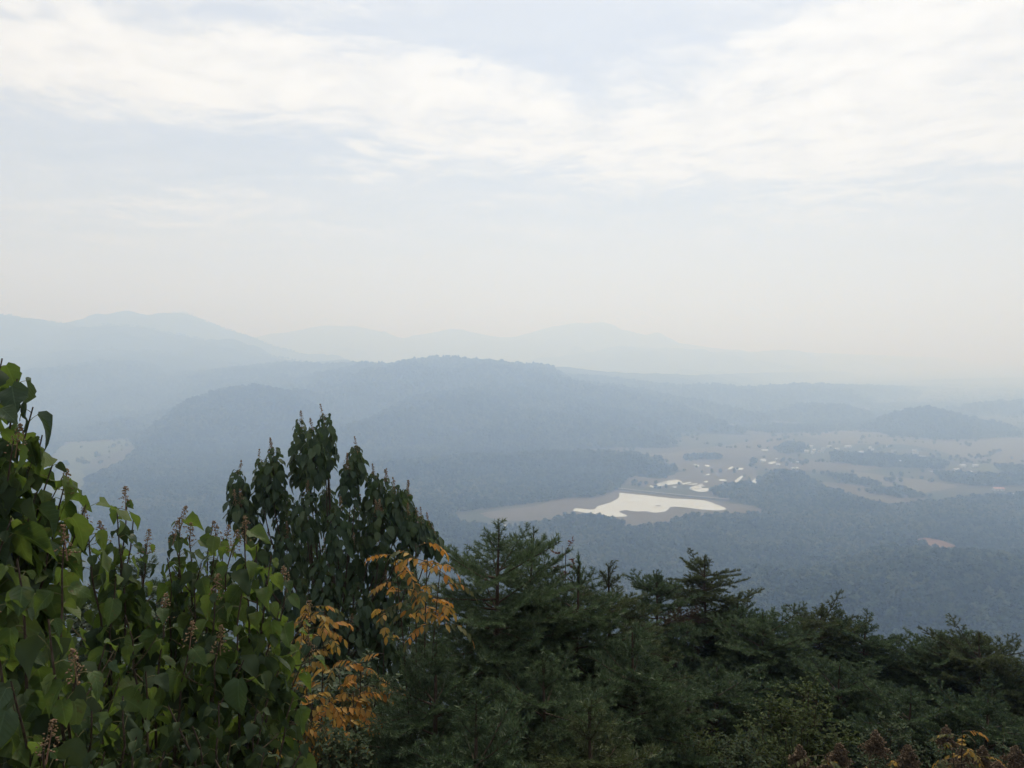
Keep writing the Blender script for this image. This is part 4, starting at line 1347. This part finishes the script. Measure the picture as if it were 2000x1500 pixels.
CLASSES = [.26, .45, .7, 1.0, 1.35]
FB = {c: [fir_branch(c, int(c * 1000) + k) for k in range(3)] for c in CLASSES}
FBF = {c: [fir_branch(c, int(c * 1000) + 50 + k, .058, .0095, 270) for k in range(2)] for c in CLASSES}


def fir(label, px, py, Yd, Rr, vis=3.6, seed=0, group=None, far=False, mat=None, brown=0.0, gapw=.21, nb=9, dens=1.0, lean=0, topang=46, name='fir_tree'):
    """top of the tree at the picture point (px, py), Rr = crown radius some way down"""
    r = random.Random(seed)
    top = at(px, py, Yd)
    zb = float(gz(top.x, top.y)) - .1
    base = Vector((top.x, top.y, zb))
    H = top.z - zb
    root = empty(name, base, label, 'tree', group)
    T = lambda h: Vector((lean * (h / H) ** 2 * .2 + .03 * math.sin(h * 1.3 + seed), .03 * math.sin(h + seed), h))
    off = T(H)
    hs_ = np.linspace(0, H, 16)
    tv, tf = tube([T(h) - Vector((off.x, off.y, 0)) for h in hs_], [.016 * (H - h) ** .9 + .006 for h in hs_], 8)
    link('trunk', mesh('trunk', tv, tf, M_bark, smooth=True), root)
    SRC = FBF if far else FB
    wood, need = SRC[CLASSES[0]][0]
    # leader
    for (sc_, el, az) in [(1.15 if not far else .9, 86, 0)] + [(r.uniform(.6, .95), r.uniform(40, 60), k * 6.28 / 4 + r.random()) for k in range(4)]:
        d_ = Vector((math.cos(az) * math.cos(R(el)), math.sin(az) * math.cos(R(el)), math.sin(R(el))))
        w_, n_ = SRC[CLASSES[0]][r.randrange(len(SRC[CLASSES[0]]))]
        br = link('leader' if el > 80 else 'branch', w_, root)
        br.matrix_basis = frame(T(H - .22) - Vector((off.x, off.y, 0)), d_, (math.cos(az), math.sin(az), .1), sc_, r.random() * 6)
        nn = link('needles', n_, br, 'stuff')
        if mat: nn.material_slots[0].link = 'OBJECT'; nn.material_slots[0].material = mat
    h = .45
    az0 = r.random() * 6
    while h < min(vis, H - .2):
        k_ = nb if h > .5 else nb - 1
        for q in range(k_):
            az = az0 + q * 6.283 / k_ + r.uniform(-.3, .3)
            hh = h + r.uniform(-.08, .08)
            L_ = (Rr * min(1.0, (hh / 1.5)) ** .40 + .05) * r.uniform(.65, 1.15)
            el = topang - (topang - 2) * min(1, hh / 1.1) ** .6 + r.uniform(-14, 14)
            if r.random() > dens: continue
            d_ = Vector((math.cos(az) * math.cos(R(el)), math.sin(az) * math.cos(R(el)), math.sin(R(el))))
            c = min(CLASSES, key=lambda z_: abs(math.log(z_ / L_)))
            w_, n_ = r.choice(SRC[c])
            br = link('branch', w_, root)
            br.matrix_basis = frame(T(H - hh) - Vector((off.x, off.y, 0)), d_, (0, 0, 1), L_ / c, r.uniform(-.5, .5))
            nn = link('needles', n_, br, 'stuff')
            mm = mat
            if brown and hh > .7 and r.random() < brown: mm = M_brown_leaf
            if mm: nn.material_slots[0].link = 'OBJECT'; nn.material_slots[0].material = mm
        az0 += .5 + r.random() * .5
        h += gapw * r.uniform(.8, 1.2)
    return root


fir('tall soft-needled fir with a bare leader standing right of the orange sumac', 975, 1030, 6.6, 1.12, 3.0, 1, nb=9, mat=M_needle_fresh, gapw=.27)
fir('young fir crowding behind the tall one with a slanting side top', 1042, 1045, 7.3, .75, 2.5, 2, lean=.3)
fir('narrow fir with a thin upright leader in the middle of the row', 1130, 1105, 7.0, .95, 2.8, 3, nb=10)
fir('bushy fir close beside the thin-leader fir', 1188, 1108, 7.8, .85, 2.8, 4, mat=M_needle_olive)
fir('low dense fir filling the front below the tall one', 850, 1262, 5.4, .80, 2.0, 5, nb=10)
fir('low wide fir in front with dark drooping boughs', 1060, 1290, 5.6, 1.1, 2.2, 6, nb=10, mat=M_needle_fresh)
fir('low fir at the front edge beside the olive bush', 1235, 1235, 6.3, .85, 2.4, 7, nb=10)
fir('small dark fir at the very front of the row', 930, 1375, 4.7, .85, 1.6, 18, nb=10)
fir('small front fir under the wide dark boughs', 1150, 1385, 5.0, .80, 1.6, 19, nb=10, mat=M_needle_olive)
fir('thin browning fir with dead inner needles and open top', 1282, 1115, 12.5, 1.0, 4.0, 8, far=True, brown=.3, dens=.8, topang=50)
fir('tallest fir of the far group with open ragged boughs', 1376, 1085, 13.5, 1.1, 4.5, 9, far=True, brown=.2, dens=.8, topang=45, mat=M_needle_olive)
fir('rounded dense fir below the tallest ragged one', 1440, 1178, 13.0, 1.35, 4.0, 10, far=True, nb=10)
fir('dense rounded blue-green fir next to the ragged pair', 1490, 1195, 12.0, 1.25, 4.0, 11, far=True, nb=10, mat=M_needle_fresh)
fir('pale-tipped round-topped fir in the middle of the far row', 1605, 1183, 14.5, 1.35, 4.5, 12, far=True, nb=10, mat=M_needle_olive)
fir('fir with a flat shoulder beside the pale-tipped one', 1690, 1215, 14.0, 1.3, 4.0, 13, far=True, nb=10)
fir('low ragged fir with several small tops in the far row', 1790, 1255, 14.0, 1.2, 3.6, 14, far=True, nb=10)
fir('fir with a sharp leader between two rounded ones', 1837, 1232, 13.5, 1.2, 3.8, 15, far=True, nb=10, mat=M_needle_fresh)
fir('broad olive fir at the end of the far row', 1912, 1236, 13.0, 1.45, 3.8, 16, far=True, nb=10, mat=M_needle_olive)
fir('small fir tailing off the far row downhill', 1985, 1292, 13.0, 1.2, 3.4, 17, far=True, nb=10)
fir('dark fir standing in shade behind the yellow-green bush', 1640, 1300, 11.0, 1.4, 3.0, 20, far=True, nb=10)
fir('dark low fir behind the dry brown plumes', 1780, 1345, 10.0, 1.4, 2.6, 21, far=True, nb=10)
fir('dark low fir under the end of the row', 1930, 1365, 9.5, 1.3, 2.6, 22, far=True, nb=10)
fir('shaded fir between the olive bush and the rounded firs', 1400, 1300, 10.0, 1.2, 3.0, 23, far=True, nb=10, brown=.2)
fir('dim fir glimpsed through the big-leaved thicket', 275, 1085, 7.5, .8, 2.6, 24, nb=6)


# ------------------------------------------------------------------ bushes of small leaves
def small_bush(label, px, py, Yd, wp, hp, mat, seed, n=1500, lsize=.035, nst=16, name='small_leaved_bush', group=None):
    r = random.Random(seed)
    top = at(px, py, Yd)
    zb = float(gz(top.x, top.y)) - .05
    base = Vector((top.x, top.y, zb))
    k = Yd / F
    W2, Hh = wp * k / 2, hp * k
    H = top.z - zb
    root = empty(name, base, label, 'bush', group)
    tips = []
    for i in range(nst):
        a_ = r.random() * 6.28
        q = math.sqrt(r.random())
        x_, y_ = W2 * q * math.cos(a_), W2 * .8 * q * math.sin(a_)
        z_ = H - Hh * (q ** 1.6) * r.uniform(.4, .95) - (0 if i else 0)
        if i == 0: x_, y_, z_ = 0, 0, H
        tip = Vector((x_, y_, z_))
        P_ = bez(Vector((0, 0, 0)), Vector((x_ * .25, y_ * .25, z_ * .55)), tip, 7)
        tv, tf = tube(P_, [.011 * (1 - .8 * i_ / 7) for i_ in range(8)], 5)
        link('stem', mesh('stem', tv, tf, M_bark, smooth=True), root)
        tips.append(P_)
    shapes = mini_shapes
    mats = {0: [], 1: [], 2: []}
    twigs = []
    for i in range(n // 14):
        P_ = r.choice(tips)
        t_ = 1 - .55 * r.random() ** 1.5
        f_ = min(t_, .99) * 7
        c_ = P_[int(f_)].lerp(P_[int(f_) + 1], f_ - int(f_))
        d_ = Vector((r.uniform(-1, 1), r.uniform(-1, 1), r.uniform(.1, 1.3))).normalized()
        l_ = r.uniform(.10, .26)
        e_ = c_ + d_ * l_
        twigs.append(tube([c_, e_], [.003, .0012], 3))
        for q in range(14):
            u_ = r.random() ** .7
            az = r.random() * 6.28
            dd = (d_ * .7 + Vector((math.cos(az), math.sin(az), r.uniform(-.4, .5)))).normalized()
            mats[r.randrange(3)].append(frame(c_.lerp(e_, u_), dd, (r.uniform(-.6, .6), r.uniform(-.6, .6), 1), lsize * r.uniform(.7, 1.3)))
    tv, tf = join_parts(twigs)
    link('twigs', mesh('twigs', tv, tf, M_twig), root, 'stuff')
    Vs, Fs, Us, Rs, off_ = [], [], [], [], 0
    for kk, ms in mats.items():
        v_, f_, u_, r_ = stamp(shapes[kk][0], shapes[kk][1], ms, shapes[kk][2])
        Vs.append(v_); Fs.append(f_ + off_); Us.append(u_); Rs.append(r_); off_ += len(v_)
    link('foliage', mesh('foliage', np.concatenate(Vs), np.concatenate(Fs), mat, np.concatenate(Us), np.concatenate(Rs), True), root, 'stuff')
    return root


small_bush('yellow-green small-leaved bush rising in front of the far firs', 1578, 1345, 8.2, 210, 190, M_yell_leaf, 1, 7500, .042, 30)
small_bush('lower yellow-green bush spreading beside the taller one', 1490, 1420, 7.6, 150, 120, M_yell_leaf, 2, 2600, .040, 18)
small_bush('olive-green rounded bush below the front firs', 1365, 1435, 6.4, 150, 100, M_yell_leaf, 3, 3400, .034, 22)
small_bush('green bush low between the olive bush and brown plumes', 1450, 1465, 6.2, 150, 90, M_small_leaf, 4, 2200, .038, 16)
small_bush('dull green bush behind the brown plumes', 1740, 1420, 7.4, 200, 130, M_small_leaf, 5, 2600, .040, 18)
small_bush('small green bush at the end of the brown plumes', 1960, 1450, 7.0, 130, 100, M_small_leaf, 6, 1600, .038, 14)
small_bush('dull red open twiggy shrub poking up behind the firs', 1098, 1065, 8.8, 70, 110, M_red, 7, 520, .048, 12)
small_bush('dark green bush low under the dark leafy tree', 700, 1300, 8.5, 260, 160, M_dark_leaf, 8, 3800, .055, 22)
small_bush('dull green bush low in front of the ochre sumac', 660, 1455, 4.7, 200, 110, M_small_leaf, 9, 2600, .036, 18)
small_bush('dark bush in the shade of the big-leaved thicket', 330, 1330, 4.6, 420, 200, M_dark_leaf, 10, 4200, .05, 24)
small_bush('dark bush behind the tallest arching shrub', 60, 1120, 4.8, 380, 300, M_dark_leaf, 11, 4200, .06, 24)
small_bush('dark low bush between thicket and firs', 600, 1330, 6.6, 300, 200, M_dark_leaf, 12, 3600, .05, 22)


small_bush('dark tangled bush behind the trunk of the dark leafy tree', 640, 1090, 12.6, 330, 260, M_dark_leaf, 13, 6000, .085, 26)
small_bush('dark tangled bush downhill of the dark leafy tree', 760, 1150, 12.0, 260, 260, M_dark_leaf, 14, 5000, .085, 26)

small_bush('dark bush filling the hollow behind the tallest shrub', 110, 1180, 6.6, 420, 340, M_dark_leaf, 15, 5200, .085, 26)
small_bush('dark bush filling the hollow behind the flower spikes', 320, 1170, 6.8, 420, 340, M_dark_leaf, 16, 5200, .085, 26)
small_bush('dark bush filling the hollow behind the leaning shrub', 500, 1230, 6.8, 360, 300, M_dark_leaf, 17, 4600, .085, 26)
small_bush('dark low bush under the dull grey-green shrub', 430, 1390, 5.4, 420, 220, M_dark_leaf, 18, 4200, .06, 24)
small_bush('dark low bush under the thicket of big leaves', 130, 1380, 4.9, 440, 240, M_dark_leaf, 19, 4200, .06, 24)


# ------------------------------------------------------------------ dry brown plumes
def plume_shrub(label, px, Yd, plumes, seed, group=None):
    r = random.Random(seed)
    bx_ = at(px, 1450, Yd).x
    base = Vector((bx_, Yd, float(gz(bx_, Yd)) - .05))
    root = empty('dry_plume_shrub', base, label, 'shrub', group)
    for (qx, qy, wq, hq) in plumes:
        tip = at(qx, qy + 8, Yd + r.uniform(-.3, .3)) - base
        k = Yd / F
        H_, Wd = hq * k * .8, wq * k * .52
        foot = tip - Vector((0, 0, H_))
        P_ = bez(Vector((r.uniform(-.1, .1), 0, 0)), foot * .6, foot, 6) + [tip]
        tv, tf = tube(P_, [.008 * (1 - .8 * i / 7) for i in range(8)], 5)
        link('stem', mesh('stem', tv, tf, M_bark, smooth=True), root)
        ms = []
        for i in range(1500):
            t_ = r.random() ** .75
            a_ = r.random() * 6.28
            lump = .8 + .3 * math.sin(a_ * 3 + t_ * 9) + .25 * math.sin(a_ * 5 - t_ * 17 + seed)
            rad = Wd * (t_ ** .8 * .95 + .04) * lump * math.sqrt(r.random())
            c_ = tip.lerp(foot, t_) + Vector((rad * math.cos(a_), rad * math.sin(a_), r.uniform(-.01, .01) - .25 * rad))
            s_ = r.uniform(.006, .013)
            ms.append(Matrix.Translation(c_) @ Euler((r.random() * 6, r.random() * 6, r.random() * 6)).to_matrix().to_4x4() @ Matrix.Diagonal((s_, s_ * .7, s_, 1)))
        v_, f_, _, rn = stamp(BUD_V, BUD_F[:3], ms)
        link('plume', mesh('plume', v_, f_, M_plume, rnd=rn), root, 'stuff')
    return root


plume_shrub('dry plant with one small brown plume next to the yellow-green bush', 1560, 6.3, [(1562, 1448, 50, 45)], 1)
plume_shrub('dry plant with a broad lumpy brown plume and a leafy foot', 1640, 6.2, [(1640, 1445, 62, 50), (1615, 1475, 50, 40)], 2)
plume_shrub('dry plant with the tallest pointed cone-shaped brown plume', 1710, 6.3, [(1711, 1420, 58, 52)], 3)
plume_shrub('dry plant with a wide-based brown plume beside the pointed cone', 1775, 6.2, [(1774, 1447, 80, 70), (1760, 1480, 60, 40)], 4)
plume_shrub('dry plant with a rounded brown plume behind the yellow sumac', 1850, 6.5, [(1848, 1411, 46, 44), (1880, 1455, 90, 60), (1920, 1450, 60, 60)], 5)
plume_shrub('dry plant with low brown plumes at the end of the row', 1985, 6.2, [(1985, 1450, 50, 40), (1990, 1475, 70, 50), (1950, 1480, 60, 40)], 6)

# ------------------------------------------------------------------ low growth on the hillside
nr = np.random.default_rng(3)
n = 16000
yy = nr.uniform(2.2, 17, n)
xx = nr.uniform(-1, 1, n) * (yy * .8 + 1.5)
zz = gz(xx, yy) + nr.random(n) ** 1.5 * .5
ms = []
for i in range(n):
    a_ = random.random() * 6.28
    d_ = (math.cos(a_), math.sin(a_), random.uniform(-.4, .5))
    ms.append(frame((xx[i], yy[i], zz[i]), d_, (random.uniform(-.4, .4), random.uniform(-.4, .4), 1), random.uniform(.05, .12)))
v_, f_, u_, r_ = stamp(mini_shapes[0][0], mini_shapes[0][1], ms, mini_shapes[0][2])
gc = link('ground_cover', mesh('ground_cover', v_, f_, M_dark_leaf, u_, r_, True), None, 'stuff')
tag(gc, 'dark leafy ground cover on the steep hillside', 'ground cover')

# ------------------------------------------------------------------ haze over the whole valley
m, t, out = new_mat('haze_air')
pv = t.node('ShaderNodeVolumePrincipled')
pv.inputs['Color'].default_value = (.475, .66, 1.0, 1)
pv.inputs['Absorption Color'].default_value = (1, 1, 1, 1)
pv.inputs['Density'].default_value = 6.4e-4
pv.inputs['Anisotropy'].default_value = .45
t.l.new(pv.outputs[0], out.inputs['Volume'])
x0, x1, y0, y1, z0, z1 = -60500, 60500, -1500, 62500, VALLEY - 8, 330
hv = [(x0, y0, z0), (x1, y0, z0), (x1, y1, z0), (x0, y1, z0), (x0, y0, z1), (x1, y0, z1), (x1, y1, z1), (x0, y1, z1)]
hf = [[0, 3, 2, 1], [4, 5, 6, 7], [0, 1, 5, 4], [1, 2, 6, 5], [2, 3, 7, 6], [3, 0, 4, 7]]
hz = link('haze', mesh('haze', hv, hf, m), None, 'stuff')
tag(hz, 'pale blue haze filling the valley air', 'haze')
